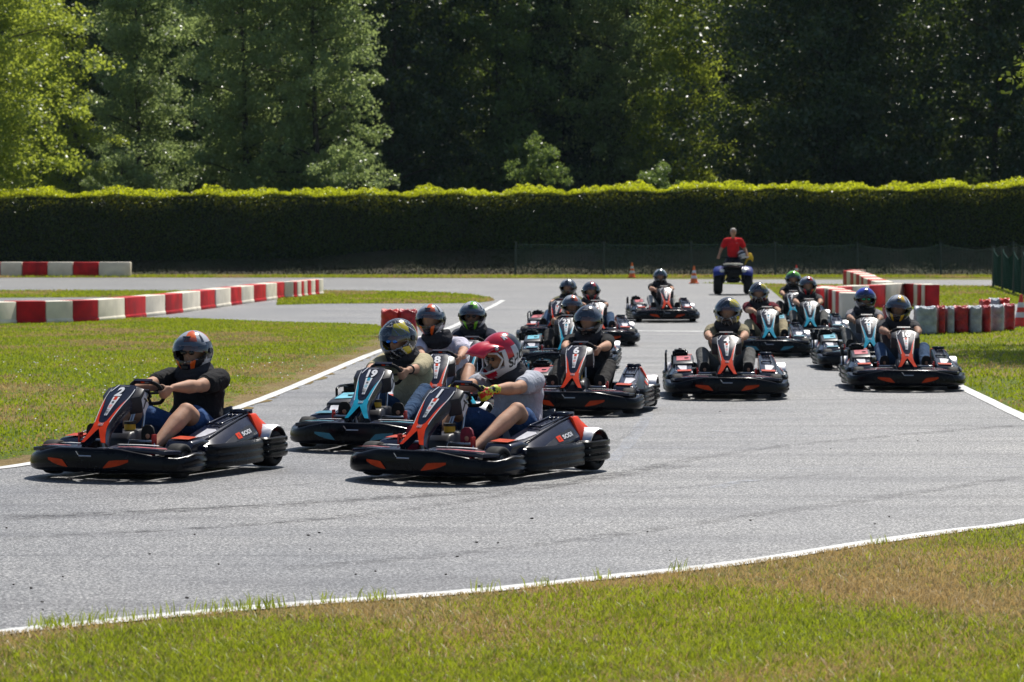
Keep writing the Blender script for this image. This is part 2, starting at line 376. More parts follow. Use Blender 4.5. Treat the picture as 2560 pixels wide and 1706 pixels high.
# ------------------------------------------------------------------ grass blades
def in_poly(P, poly):
    x, y = P[:, 0], P[:, 1]; ins = np.zeros(len(P), bool); n = len(poly)
    for i in range(n):
        x1, y1 = poly[i]; x2, y2 = poly[(i + 1) % n]
        c = ((y1 > y) != (y2 > y)); 
        with np.errstate(divide='ignore', invalid='ignore'): xi = (x2 - x1) * (y - y1) / (y2 - y1) + x1
        ins ^= c & (x < xi)
    return ins
def blades(name, P, h, wd, mats, dryfac, z0=0, lean=.6, hs=None, extra=None):
    n = len(P); a = RNG.uniform(0, 2 * np.pi, n); b = RNG.uniform(0, 2 * np.pi, n)
    hh = h * RNG.uniform(.4, 1.15, n) * (1 if hs is None else hs); ww = wd * RNG.uniform(.6, 1.3, n); ln = hh * lean * RNG.uniform(.1, 1.2, n)
    base = np.c_[P, np.full(n, z0)]; s = np.c_[np.cos(a), np.sin(a), np.zeros(n)] * ww[:, None] / 2; l = np.c_[np.cos(b), np.sin(b), np.zeros(n)] * ln[:, None]
    up = np.c_[np.zeros((n, 2)), hh]
    V = np.stack([base - s, base + s, base + s * .8 + l * .35 + up * .6, base - s * .8 + l * .35 + up * .6, base + l + up], 1).reshape(-1, 3)
    i = np.arange(n) * 5; F = np.stack([np.c_[i, i + 1, i + 2], np.c_[i, i + 2, i + 3], np.c_[i + 3, i + 2, i + 4]], 1).reshape(-1, 3)
    me = fast_mesh(name, V, F, mats[0]); me.materials.append(mats[1])
    # dry patches follow a smooth field
    fld = np.sin(P[:, 0] * 2.1 + 1.3 * np.sin(P[:, 1] * 1.3)) * np.cos(P[:, 1] * 1.1 + .8 * np.sin(P[:, 0] * .9 + 2)) + .7 * np.sin(P[:, 0] * .7 + 1 + 2 * np.sin(P[:, 1] * .35)) + RNG.normal(0, .4, n) + (0 if extra is None else extra)
    dry = (fld > dryfac).astype(np.int32); me.polygons.foreach_set('material_index', np.repeat(dry, 3))
    o = link_mesh(name, me); return tag(o, kind='stuff')
ne = np.array(near_edge)
def edge_y(x): 
    k = np.argsort(ne[:, 0]); return np.interp(x, ne[k, 0], ne[k, 1])
n = 170000
Y = 11.6 + (RNG.uniform(0, 1, n) ** 1.25) * 9.2; X = RNG.uniform(-1, 1, n) * Y * .19
ok = Y < edge_y(X) - .055 + RNG.normal(0, .03, n); P = np.c_[X, Y][ok]
dist = edge_y(P[:, 0]) - .05 - P[:, 1]; hs = np.clip(.12 + dist * 2.6 + .25 * np.maximum(0, np.sin(P[:, 0] * 7 + 2 * np.sin(P[:, 0] * 3)) - .55), .12, 1)
tag(blades('grass_blades', P, .036, .0055, [M['blade'], M['bladedry']], .35, hs=hs * (.75 + .5 * (np.sin(P[:, 0] * 9 + 3 * np.sin(P[:, 1] * 5)) * np.cos(P[:, 1] * 8) > 0)), lean=1.3, extra=2.0 * np.exp(-dist / .5) + .9 * np.exp(-((P[:, 0] + 1.6) / 1.3) ** 2) * np.exp(-dist / 1.6) - .15), 'short sunlit grass with dry straw patches in front of the near white line', 'grass')
# taller tufts on the edge of the near line
tp = []
for (px, py, k) in [(110, 1570, 1), (150, 1566, 1.2), (190, 1562, .8), (260, 1556, .8), (590, 1528, 1.1), (640, 1523, 1.2), (700, 1522, .9), (930, 1503, 1.1), (830, 1508, .6), (1210, 1480, .7), (1360, 1470, .8), (2200, 1362, .6), (520, 1531, .8), (420, 1543, .7), (330, 1550, .7), (1700, 1430, .6), (1500, 1452, .7)]:
    x, y = gp(px, py); q = int(34 * k); tp.append(np.c_[RNG.normal(x, .05, q), RNG.normal(y - .04, .05, q)])
tag(blades('grass_tufts', np.concatenate(tp), .07, .006, [M['blade'], M['bladedry']], .9), 'taller green grass tufts growing over the near white line', 'grass')
def field(name, poly, n, h, wd, dry, label, y1=1e9, line=None):
    A = np.array(poly); lo = A.min(0); hi = A.max(0); lo[0] = max(lo[0], -18); hi[0] = min(hi[0], 22); hi[1] = min(hi[1], y1)
    P = np.c_[RNG.uniform(lo[0], hi[0], n), RNG.uniform(lo[1], hi[1], n)]
    P = P[in_poly(P, poly) & (np.abs(P[:, 0]) < P[:, 1] * .19)]
    hs = ex = None
    if line is not None:
        L = np.array(line); d = np.full(len(P), 9.0)
        for i in range(0, len(P), 20000): d[i:i + 20000] = np.sqrt(((P[i:i + 20000, None, :] - L[None]) ** 2).sum(2)).min(1)
        d += .12 * np.sin(P[:, 1] * 2.3) + .08 * np.sin(P[:, 1] * 6.1); k = (d > .16); P = P[k]; d = d[k]; hs = np.clip(.25 + (d - .15) * 1.1, .2, 1); ex = 1.6 * np.exp(-d / .45)
    return tag(blades(name, P, h, wd, [M['blade'], M['bladedry']], dry, z0=-.008, hs=hs, extra=ex), label, 'grass')
dense_A = smooth_path(G((-200, 1180), (0, 1158), (82, 1146), (200, 1125), (330, 1093), (450, 1058), (577, 1014), (696, 970), (827, 915), (936, 869), (975, 838)), 14)
ribbon('dry_edge', dense_A, .42, -.0076, M['dryedge'], .09)
field('infield_blades', islA, 260000, .032, .017, .55, 'short bright mown grass of the infield beside the black kart number 2', line=dense_A)
field('infield_tip_blades', islB, 20000, .05, .03, .6, 'small grass point beyond the side track with dry edges')
field('barrier_strip_blades', islC, 16000, .05, .03, .6, 'narrow grass strip behind the long red and white barrier')
field('right_field_blades', islD, 60000, .045, .035, .7, 'sunlit lawn behind the wrapped tyre barrier on the right')
field('roadside_blades', islE, 80000, .04, .022, 1.1, 'shaded roadside grass right of the karts below the tyre barrier')
n = 20000; P = np.c_[RNG.uniform(-24, 24, n), Yf - 3.1 + RNG.uniform(0, 1, n) * 3.5]
tag(blades('fence_foot_blades', P, .09, .035, [M['blade'], M['bladedry']], .9), 'strip of bright grass along the foot of the green net fence', 'grass')
n = 16000; P = np.c_[RNG.uniform(-24, 24, n), Yf + .5 + RNG.uniform(0, 1, n) * 2.6]
zz = np.interp(P[:, 1] - Yf, [.2, .6, 1.4, 2.4, 3.2], [.02, .06, .28, .8, .98]) * np.interp(P[:, 0], [-19, -9, -4, 20], [.5, .62, 1, 1.12])
o = blades('bank_blades', P, .1, .04, [M['bank_shade'], M['bank_shade']], .5)
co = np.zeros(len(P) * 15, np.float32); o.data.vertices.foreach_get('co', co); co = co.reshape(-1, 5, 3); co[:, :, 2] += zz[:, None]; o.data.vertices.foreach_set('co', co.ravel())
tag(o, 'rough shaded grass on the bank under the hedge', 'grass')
# daisies
def daisies(name, P, r, label):
    mb = MB()
    for x, y in P:
        mb.add([(x + r * math.cos(a), y + r * math.sin(a) - r * .0, .035 + r * .5 * math.sin(a)) for a in [k * math.pi / 3 for k in range(6)]], [(0, 1, 2, 3, 4, 5)])
    return tag(mb.build(name, M['white']), label, 'flowers', kind='stuff')
P = RNG.uniform(0, 1, (420, 2)) * [11, 22] + [-11, 20]; P = P[in_poly(P, islA)]
daisies('daisies', P, .008, 'tiny white daisies scattered over the infield grass')

# ------------------------------------------------------------------ hedge, fence, trees
def leaf_quads(C, size, normal_bias=None, aspect=.62, flat=0):
    """one pointed leaf (a quad) round each centre"""
    n = len(C); a = RNG.normal(size=(n, 3)); a /= np.linalg.norm(a, axis=1)[:, None]
    nrm = RNG.normal(size=(n, 3)); nrm[:, 2] += flat; nrm /= np.linalg.norm(nrm, axis=1)[:, None]
    u = np.cross(nrm, a); u /= np.linalg.norm(u, axis=1)[:, None]; v = np.cross(nrm, u)
    s = (size * RNG.uniform(.6, 1.3, n))[:, None]
    V = np.stack([C - u * s * .5, C + v * s * aspect * .5, C + u * s * .5, C - v * s * aspect * .5], 1).reshape(-1, 3)
    F = np.arange(n * 4).reshape(-1, 4); return V, F
M['hedge_leaf'] = leafmat('hedge_leaves', (.012, .035, .006), (.04, .085, .012), (.42, .42, .01), .3, .3, .6)
M['hedge_new_lit'] = leafmat('sunlit_new_growth', (.2, .24, .01), (.42, .4, .015), (.78, .86, .03), .55, .4, .6)  # fresh growth, its colour brightened to carry the sunlight on the hedge top
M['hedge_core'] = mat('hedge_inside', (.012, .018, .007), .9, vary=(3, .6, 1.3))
H0 = Yf + 3.2
hx = lambda x: 3.18 + np.interp(x, [-40, -20, 0, 8, 14, 20, 40], [0, 0, .06, .3, .22, .38, .5]) + .05 * np.sin(x * 1.9) + .03 * np.sin(x * 5.1)
hb = lambda x: np.interp(x, [-60, -19, -9, -4, 20, 60], [.35, .5, .62, 1.0, 1.12, 1.2])
hedge = empty('hedge', (0, H0 + 1, .9))
tag(hedge, 'long dark clipped hedge with bright yellow-green sunlit top', 'hedge')
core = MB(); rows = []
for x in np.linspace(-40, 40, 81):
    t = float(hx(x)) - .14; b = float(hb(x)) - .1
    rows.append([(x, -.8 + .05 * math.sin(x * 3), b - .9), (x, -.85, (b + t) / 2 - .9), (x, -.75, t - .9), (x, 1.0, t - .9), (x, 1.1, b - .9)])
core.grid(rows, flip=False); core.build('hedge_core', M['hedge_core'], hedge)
n = 95000; x = RNG.uniform(-24, 24, n); t = hx(x); b = hb(x)
z = b - .08 + RNG.uniform(0, 1, n) * (t - b); y = -1.0 + .12 * np.sin(x * 1.3 + z * 2) * 1 + RNG.normal(0, .09, n) + .18 * ((z - b) / (t - b) > .9)
V, F = leaf_quads(np.c_[x, y, z - .9], .085); tag(link_mesh('hedge_foliage', fast_mesh('hedge_foliage', V, F, M['hedge_leaf']), hedge), kind='stuff')
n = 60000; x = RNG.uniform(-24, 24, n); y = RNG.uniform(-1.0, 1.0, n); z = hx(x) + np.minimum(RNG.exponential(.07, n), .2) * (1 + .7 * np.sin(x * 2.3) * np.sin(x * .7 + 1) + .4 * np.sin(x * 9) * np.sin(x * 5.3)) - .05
V, F = leaf_quads(np.c_[x, y, z - .9], .09); tag(link_mesh('sunlit_new_shoots', fast_mesh('sunlit_new_shoots', V, F, M['hedge_new_lit']), hedge), kind='stuff')

# net fence
M['post'] = mat('green_painted_post', (.012, .03, .03), .4, vary=(6, .8, 1.4)); M['net'] = mat('green_net', (.012, .042, .034), .8, spec=.08, vary=(6, .8, 1.4))
def net_fence(name, posts, h, sags, label, strands=13, thick=.005, vert=.12):
    root = empty(name, (posts[0][0], posts[0][1], 0)); o0 = Vector((posts[0][0], posts[0][1], 0)); tag(root, label, 'fence')
    pm = MB().tube([(0, 0, -.1), (0, 0, h + .06)], .04, 8).box((0, 0, h + .075), (.1, .1, .03)).mesh('post', M['post'])
    mb = MB()
    for i, p in enumerate(posts):
        q = link_mesh('post', pm, root); q.location = Vector((p[0], p[1], 0)) - o0; q.rotation_euler = (random.uniform(-.03, .03), random.uniform(-.03, .03), 0)
        if i == len(posts) - 1: break
        a, b = Vector((*p, 0)) - o0, Vector((*posts[i + 1], 0)) - o0; sg = sags[i]; L = (b - a).length
        f = lambda u, v: a.lerp(b, u) + Vector((0, -.045, .06 + (h - .06) * v - sg * v * (1 - (2 * u - 1) ** 2) * (.6 + .4 * v) + .012 * math.sin(u * 17 + v * 9)))
        for k in range(strands + 1):
            v = k / strands; mb.tube([f(u, v) for u in np.linspace(0, 1, 13)], thick * (1.8 if k in (strands,) else 1), 3, caps=False)
        nv = int(L / vert)
        for k in range(1, nv): mb.tube([f(k / nv, v) for v in np.linspace(0, 1, 5)], thick * .8, 3, caps=False)
    tag(mb.build('net', M['net'], root), kind='stuff')
    return root
def fp(px, y): return ((px - 1280) / F_PX * y, y)
D = 114.6
net_fence('net_fence', [fp(x, D) for x in (1288, 1509, 1727, 1938, 2143, 2352, 2532, 2720)], 1.22, [.03, .05, .03, .08, .22, .22, .2], 'long green net fence running along the foot of the hedge')
net_fence('side_net_fence', [gp(2483, 717), gp(2506, 724), gp(2534, 734), gp(2557, 741), gp(2590, 752), gp(2640, 764)], 1.2, [.22] * 5, 'short green net fence coming towards the track at the right edge', 15, .007)

# trees
def crown_mesh(name, h, rad, seed, nb=46, lpc=46, size=.17, base=.05, shape='round', m=None, spread=1.0):
    """crown of leafy clumps heaped on limbs: each clump carries most of its leaves on its upper side"""
    rg = np.random.default_rng(seed); C = []; limbs = []
    for i in range(nb):
        t = base + (1 - base) * ((i + rg.uniform(0, 1)) / nb) ** .92; z = t * h
        if shape == 'beech': prof = math.sin(min(1, (t + .2) / 1.2) ** .85 * math.pi) ** .45
        elif shape == 'column': prof = (1 - max(0, t - .4) / .6) ** .6 * .85 + .15
        else: prof = max(.06, 1 - t ** 2.4) ** .5 * (.82 + .28 * rg.uniform())
        L = rad * prof * rg.uniform(.62, 1.1); az = i * 2.399 + rg.normal(0, .35)
        d = np.array([math.cos(az), math.sin(az)]); rise = rg.uniform(.05, .35); droop = rg.uniform(.0, .3)
        limbs.append((z, d, L, rise, droop)); nc = 1 + int(L > .3 * rad) + int(L > .6 * rad)
        for c in range(nc):
            u = 1 - .36 * c; cr = (.14 * rad + .5) * rg.uniform(.65, 1.3) * (.5 if rad < 2 else 1)
            p = np.array([d[0] * L * u, d[1] * L * u, z + L * (rise * u - droop * u * u)]) + rg.normal(0, .12 * rad ** .5, 3)
            for k in range(5):            # a clump is a heap of smaller sprays
                w_ = rg.normal(size=3); w_ /= np.linalg.norm(w_); w_[2] = abs(w_[2]) * .8 - .15
                pc = p + w_ * cr * np.array([.72, .72, .72]); n_ = int(lpc * rg.uniform(.6, 1.3))
                q = rg.normal(size=(n_, 3)); q /= np.linalg.norm(q, axis=1)[:, None]; q *= (rg.uniform(.25, 1, n_) ** .6)[:, None]
                q = q * cr * np.array([.5, .5, .4]); q[:, 2] -= .3 * (q[:, 0] ** 2 + q[:, 1] ** 2) / cr
                C.append(pc + q)
    C = np.concatenate(C); V, F = leaf_quads(C, size, flat=.35)
    return fast_mesh(name, V, F, m or M['leaf_mid']), limbs
M['bark'] = mat('bark', (.06, .05, .04), .9, vary=(3, .7, 1.5), bump=(9, .8, .05))
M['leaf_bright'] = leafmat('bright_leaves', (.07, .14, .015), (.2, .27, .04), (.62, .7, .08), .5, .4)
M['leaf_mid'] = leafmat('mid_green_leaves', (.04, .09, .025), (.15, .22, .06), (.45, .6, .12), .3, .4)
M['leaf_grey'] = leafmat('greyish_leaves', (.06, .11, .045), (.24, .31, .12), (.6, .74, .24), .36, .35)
M['leaf_dark'] = leafmat('shaded_leaves', (.012, .034, .016), (.036, .07, .026), (.3, .42, .04), .2, .34)  # the wood's shade and a bluish haze tint are painted into these leaves
CR = {}
def trunk_mesh(h, r, limbs):
    mb = MB(); pts = [(.12 * math.sin(z * .4), .12 * math.cos(z * .33), z) for z in np.linspace(-.3, h * .92, 12)]
    mb.tube(pts, [max(.03, r * (1 - .88 * k / 11) * (1.25 if k == 0 else 1)) for k in range(12)], 10)
    for (z, d, L, rise, droop) in limbs[::3]:
        if z > h * .9: continue
        mb.tube([(d[0] * L * u, d[1] * L * u, z - .15 * L * (1 - u) + L * (rise * u - droop * u * u)) for u in (0, .3, .6, .9)], [r * .32, r * .24, r * .14, r * .05], 6)
    return mb.mesh('trunk', M['bark'], True)
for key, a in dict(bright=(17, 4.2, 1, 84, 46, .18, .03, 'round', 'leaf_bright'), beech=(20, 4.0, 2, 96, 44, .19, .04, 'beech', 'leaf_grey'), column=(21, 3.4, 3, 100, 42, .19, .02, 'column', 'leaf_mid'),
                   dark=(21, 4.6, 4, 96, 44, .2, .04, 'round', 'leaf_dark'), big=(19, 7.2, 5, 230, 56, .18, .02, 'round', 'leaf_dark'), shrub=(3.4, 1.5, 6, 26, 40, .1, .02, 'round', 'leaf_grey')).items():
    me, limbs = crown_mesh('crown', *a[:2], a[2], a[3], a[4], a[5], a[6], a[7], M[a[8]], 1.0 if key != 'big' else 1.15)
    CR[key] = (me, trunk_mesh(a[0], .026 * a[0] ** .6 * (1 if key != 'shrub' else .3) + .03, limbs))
def tree(key, px, y, label, rz=0, sc=1, scz=None, group=None, zb=1.0, name='tree', cat='tree', leaf=None):
    x = (px - 1280) / F_PX * y; r = empty(name, (x, y, zb), rz); r.scale = (sc, sc, scz or sc); tag(r, label, cat, group)
    c = link_mesh('crown', CR[key][0], r); link_mesh('trunk', CR[key][1], r)
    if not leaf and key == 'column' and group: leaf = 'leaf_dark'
    if leaf:
        c.material_slots[0].link = 'OBJECT'; c.material_slots[0].material = M[leaf]
    return r
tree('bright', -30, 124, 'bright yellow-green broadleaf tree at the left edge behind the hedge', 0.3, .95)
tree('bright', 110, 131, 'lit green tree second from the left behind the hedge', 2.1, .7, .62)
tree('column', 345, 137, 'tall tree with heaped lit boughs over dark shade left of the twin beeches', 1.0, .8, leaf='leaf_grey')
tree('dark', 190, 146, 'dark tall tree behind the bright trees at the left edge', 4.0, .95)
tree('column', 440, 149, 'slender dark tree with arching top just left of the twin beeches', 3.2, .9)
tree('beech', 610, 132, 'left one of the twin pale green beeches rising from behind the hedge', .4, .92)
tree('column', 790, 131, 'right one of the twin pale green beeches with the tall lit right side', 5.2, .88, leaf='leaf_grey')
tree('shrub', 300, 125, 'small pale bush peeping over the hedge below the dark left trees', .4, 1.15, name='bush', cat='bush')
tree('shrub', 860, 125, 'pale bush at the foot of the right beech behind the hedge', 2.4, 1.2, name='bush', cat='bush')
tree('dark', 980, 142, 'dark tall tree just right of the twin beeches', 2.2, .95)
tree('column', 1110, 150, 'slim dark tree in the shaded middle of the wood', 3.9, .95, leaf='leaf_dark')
tree('dark', 1250, 147, 'dark broad tree in the middle of the wood with lit top twigs', 5.1, .95, leaf='leaf_mid')  # lighter leaf colour makes this crown read as having sunlit tips
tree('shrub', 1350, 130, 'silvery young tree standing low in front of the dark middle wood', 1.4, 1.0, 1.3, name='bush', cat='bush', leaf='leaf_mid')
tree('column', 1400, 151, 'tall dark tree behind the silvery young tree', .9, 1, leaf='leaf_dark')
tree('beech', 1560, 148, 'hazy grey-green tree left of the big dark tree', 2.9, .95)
tree('bright', 1715, 144, 'yellow-green tree added as the sunlit left edge of the big dark tree', 1.7, .66, .85)  # bright crown added to stand for the lit edge of the big tree
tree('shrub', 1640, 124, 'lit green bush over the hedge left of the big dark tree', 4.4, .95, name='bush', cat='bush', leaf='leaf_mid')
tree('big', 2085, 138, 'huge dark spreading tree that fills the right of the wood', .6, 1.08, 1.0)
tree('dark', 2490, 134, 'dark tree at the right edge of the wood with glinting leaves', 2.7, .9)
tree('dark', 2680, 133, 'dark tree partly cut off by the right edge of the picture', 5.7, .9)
k = 0
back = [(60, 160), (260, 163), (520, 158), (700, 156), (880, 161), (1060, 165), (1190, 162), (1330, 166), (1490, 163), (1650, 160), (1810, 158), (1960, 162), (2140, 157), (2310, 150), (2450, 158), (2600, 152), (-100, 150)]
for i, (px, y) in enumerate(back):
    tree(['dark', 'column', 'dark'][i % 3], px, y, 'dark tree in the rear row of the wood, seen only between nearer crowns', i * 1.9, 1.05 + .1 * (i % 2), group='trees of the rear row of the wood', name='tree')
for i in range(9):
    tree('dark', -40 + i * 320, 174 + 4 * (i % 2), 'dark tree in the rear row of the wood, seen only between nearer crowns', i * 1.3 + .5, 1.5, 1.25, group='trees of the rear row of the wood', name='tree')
# near tree whose trunk stands outside the right edge: one leafy twig hangs into the frame and its shade falls on the roadside
me, limbs = crown_mesh('crown', 12, 4.2, 9, 60, 44, .13, .47, 'round', M['leaf_bright'])
rg = np.random.default_rng(5); tw = []
for k in range(12): tw.append(np.array([-2.65 + .07 * k, -1.9, 4.12 + .07 * (k % 5)]) + rg.normal(size=(34, 3)) * [.2, .2, .16])
V, F = leaf_quads(np.concatenate(tw), .12, flat=1.0)
near = empty('near_tree', (10.6, 48.5, 0)); tag(near, 'leafy bright green branch of a near tree hanging in at the upper right edge', 'tree')
link_mesh('crown', me, near); tag(link_mesh('twig_leaves', fast_mesh('twig_leaves', V, F, M['leaf_bright']), near), kind='stuff')
link_mesh('trunk', trunk_mesh(12, .22, [l for l in limbs if l[0] > 5.2]), near)
link_mesh('bough', MB().tube([(0, 0, 5.2), (-1.2, -.9, 5.3), (-1.9, -1.5, 5.0), (-2.5, -1.9, 4.3)], [.07, .05, .03, .012], 6).mesh('bough', M['bark'], True), near)
# ================================================================== KARTS
# kart frame: x to the driver's left (+), b = distance back from the nose, z up; nose points to -Y, origin on the ground under the middle
B0 = 1.03
def K(x, b, z): return (x, b - B0, z)
def text_mesh(body, size, offset=.0, shear=0):
    cu = bpy.data.curves.new('t', 'FONT'); cu.body = body; cu.size = size; cu.align_x = 'CENTER'; cu.align_y = 'CENTER'; cu.offset = offset; cu.shear = shear; cu.resolution_u = 3
    o = bpy.data.objects.new('t', cu); TS.collection.objects.link(o); TS.view_layers[0].update(); dg = TS.view_layers[0].depsgraph
    me = bpy.data.meshes.new_from_object(o.evaluated_get(dg)); bpy.data.objects.remove(o); bpy.data.curves.remove(cu)
    return [tuple(v.co) for v in me.vertices], [tuple(p.vertices) for p in me.polygons]
# ---- nose fairing surface
def hw(v): return interp(v, [0, .1, .22, .34, .5, .75, .9, 1.0], [.104, .08, .06, .066, .08, .101, .104, .086])
def hb_(v): return .10 + .47 * v - .012 * math.sin(math.pi * v)
def hz(v): return .272 + .395 * v + .022 * math.sin(math.pi * v)
def hood(x, v, off=0):
    e = .01; db = hb_(v + e) - hb_(v - e); dz = hz(v + e) - hz(v - e); l = math.hypot(db, dz); ny, nz = -dz / l, db / l
    crown = -.10 * x * x / .1                    # slight cross curve
    return K(x, hb_(v) + ny * (off + crown), hz(v) + nz * (off + crown))
def cut(v): return interp(v, [0, .06, .13, .17, .2], [.07, .047, .024, .01, 0])
def strip(mb, vs, fl, fr, off, mi=0, nx=3):
    rows = [[hood(fl(v) + (fr(v) - fl(v)) * k / nx, v, off) for k in range(nx + 1)] for v in vs]
    mb.grid(rows, mi)
LIN = lambda a, b, n: [a + (b - a) * k / (n - 1) for k in range(n)]
def path_loft(mb, path, prof, mi=0, caps=True):
    """path: list of (x,b) with outward normals worked out; prof(i,u)-> list of (out, z)"""
    rows = []; N = len(path)
    for i, p in enumerate(path):
        a = Vector(path[max(i - 1, 0)]); c = Vector(path[min(i + 1, N - 1)]); t = (c - a).normalized(); nx, ny = t.y, -t.x
        rows.append([K(p[0] + nx * o, p[1] + ny * o, z) for o, z in prof(i / (N - 1), p)])
    mb.grid(rows, mi, closed=True, flip=False, caps=caps)
def spath(pts, n=7): return smooth_path(pts, n)
def lumps(z0, z1, out=0, depth=.012, th=.06, top=.0):
    """section of a bumper made of three ridges"""
    h = z1 - z0; s = []
    for k in range(3):
        a = z0 + h * k / 3; q = h / 3
        s += [(out - depth, a + q * .02), (out - depth * .15, a + q * .22), (out, a + q * .5), (out - depth * .15, a + q * .8), (out - depth, a + q * .98)]
    return s + [(out - .025, z1 + .004 + top), (out - th, z1 - .004 + top), (out - th, z0)]
def front_section(u, p):
    x = abs(p[0]); b = p[1]; end = interp(b, [.22, .5], [0, 1])
    top = interp(x, [0, .26, .46, .58, .65], [.238, .236, .196, .172, .16]) + .035 * interp(b, [.25, .45, .62], [0, 1, .6])
    z0 = .05; h = top - z0; dd = .012 * end
    return [(-.05 - .02 * (1 - end), z0 - .0), (-.016, z0 + .006), (0 - dd, z0 + h * .12), (.008, z0 + h * .3), (.008 - dd, z0 + h * .42), (.008 - dd, z0 + h * .46), (.008, z0 + h * .56), (.004, z0 + h * .74), (.002 - dd, z0 + h * .82), (-.004, z0 + h * .93), (-.014, z0 + h * .985), (-.03, top), (-.06, top - .004), (-.075, top - .03), (-.08, z0 + .03)]
fpath = [(-.59, .68), (-.645, .63), (-.67, .52), (-.665, .40), (-.635, .28), (-.575, .185), (-.49, .11), (-.37, .055), (-.19, .012), (0, 0)]
fpath = fpath + [(-x, b) for x, b in fpath[-2::-1]]
fpath_s = spath(fpath, 4)
def face_pt(x, z, off=.004):
    """point on the front face of the bumper at lateral position x"""
    xs = [p[0] for p in fpath_s if p[1] < .3]; bs = [p[1] for p in fpath_s if p[1] < .3]
    b = interp(x, xs, bs); sl = (interp(x + .01, xs, bs) - interp(x - .01, xs, bs)) / .02; l = math.hypot(1, sl)
    o = .009 + off
    return K(x + sl / l * o, b - 1 / l * o, z)
def kart_parts(sch):
    """returns list of (name, mesh, label, [subparts]) for one colour scheme"""
    red = M['red'] if sch == 'red' else M['teal']; dull = M['reddull'] if sch == 'red' else M['tealdull']; pale = M['pink'] if sch == 'red' else M['paleblue']
    P = []
    def part(name, mb_or_me, mats=None, smooth=True, bev=None, subs=(), auto=45):
        if isinstance(mb_or_me, MB):
            if bev:
                o = bevelled(mb_or_me, name, mats, bev, 2); me = o.data; bpy.data.objects.remove(o)
            else: me = mb_or_me.mesh(name, mats, smooth, auto)
        else: me = mb_or_me
        P.append((name, me, list(subs)))
        return me
    # front bumper with stickers and the lit edge of the handle slot
    mb = MB(); path_loft(mb, fpath_s, front_section); sub = []
    for s in (-1, 1):
        q = MB()
        pts = [(.145, .095, .105), (.205, .098, .142), (.26, .1045, .150), (.34, .119, .152)]   # x, z low, z high
        rows = [[face_pt(s * x, zl), face_pt(s * x, zh)] for x, zl, zh in [(.150, .094, .1), (.195, .1, .148), (.24, .108, .153), (.29, .122, .155), (.335, .142, .157)]]
        q.grid(rows, flip=(s < 0)); sub.append(('sticker', q.mesh('sticker', dull)))
    q = MB(); q.grid([[face_pt(x, z1, -.004 + o) for z1, o in ((.184, .008), (.179, .011), (.174, .008))] for x in (-.05, -.02, .02, .055)], flip=False)
    q.grid([[face_pt(x + dx, z, .007) for dx in (0, .008)] for x, z in ((-.075, .213), (-.055, .186))], flip=False)
    sub.append(('lit_slot_edge', q.mesh('lit_slot_edge', M['alu'])))  # bright metal strips paint the sunlit edge of the recessed slot
    part('front_bumper', mb, M['plastic'], subs=sub)
    # rear bumper
    rp = [(.60, 1.44), (.68, 1.49), (.695, 1.6), (.695, 1.74), (.66, 1.86), (.57, 1.94), (.4, 1.975), (.2, 1.98), (0, 1.98)]
    rp = spath([(x, b) for x, b in rp] + [(-x, b) for x, b in rp[-2::-1]], 4)
    mb = MB(); path_loft(mb, rp, lambda u, p: lumps(.075, .235, 0, .016, .07))
    part('rear_bumper', mb, M['plastic_scuffed'])
    # side bumpers, side pods
    for s in (-1, 1):
        sp = spath([(.56, .70), (.64, .74), (.67, .84), (.685, 1.0), (.69, 1.25), (.67, 1.45)], 4)
        sp = sp if s > 0 else [(-x, b) for x, b in sp[::-1]]
        mb = MB(); path_loft(mb, sp, lambda u, p: lumps(.055, .215, 0, .007, .12, top=.012))
        part('side_bumper', mb, M['plastic_scuffed'])
        # pod body by sections along b: inner bottom, outer bottom, outer top, inner top
        secs = [(.70, .235, .60, .555, .17), (.85, .275, .63, .56, .17), (1.05, .325, .64, .555, .18), (1.3, .378, .63, .54, .2), (1.5, .405, .60, .515, .22), (1.62, .40, .585, .50, .22)]
        rows = [[(s * .37, zb), (s * xo, zb + .01), (s * xo, zb + .045), (s * xt, zt - .012), (s * (xt - .02), zt), (s * .37, zt + .012)] for b, zt, xo, xt, zb in secs]
        rows = [[K(x, secs[i][0], z) for x, z in r] for i, r in enumerate(rows)]
        mb = MB().grid(rows, closed=True, flip=(s > 0), caps=True); sub = []
        # badge with letters on the outer face
        def pod_pt(b, t, off=.004, s=s, secs=secs):
            bb = [q_[0] for q_ in secs]; zt = interp(b, bb, [q_[1] for q_ in secs]); xo = interp(b, bb, [q_[2] for q_ in secs]); xt = interp(b, bb, [q_[3] for q_ in secs]); zb = interp(b, bb, [q_[4] for q_ in secs])
            z0, z1 = zb + .045, zt - .012; return K(s * (xo + (xt - xo) * t + off), b, z0 + (z1 - z0) * t + off * .3)
        q = MB(); q.grid([[pod_pt(b, 0.02), pod_pt(b, t)] for b, t in ((.92, .08), (1.08, .42), (1.2, .56), (1.4, .62), (1.44, .5), (1.46, .03))], flip=(s > 0)); sub.append(('badge_panel', q.mesh('badge_panel', M['satin'])))
        q = MB(); b0 = 1.135 if s > 0 else 1.34; sg = 1 if s > 0 else -1
        q.grid([[pod_pt(b0 + sg * b, t, .008) for t in (.12, .5)] for b in (0, .07)], 0, flip=True); q.grid([[pod_pt(b0 + sg * b, t, .008) for t in (.12, .5)][::-1] for b in (0, .07)], 0, flip=True)
        tv, tf = text_mesh('SODI', .075, .0022)
        q.add([pod_pt(b0 + sg * (.17 + x * .95), .31 + y * 4.2, .009) for x, y, z in tv], tf if s > 0 else [f[::-1] for f in tf], 1)
        q.add([pod_pt(b0 + sg * (.035 + x * .5), .31 + y * 2.8, .0105) for x, y, z in text_mesh('S', .09, 0)[0]], text_mesh('S', .09, 0)[1], 2)
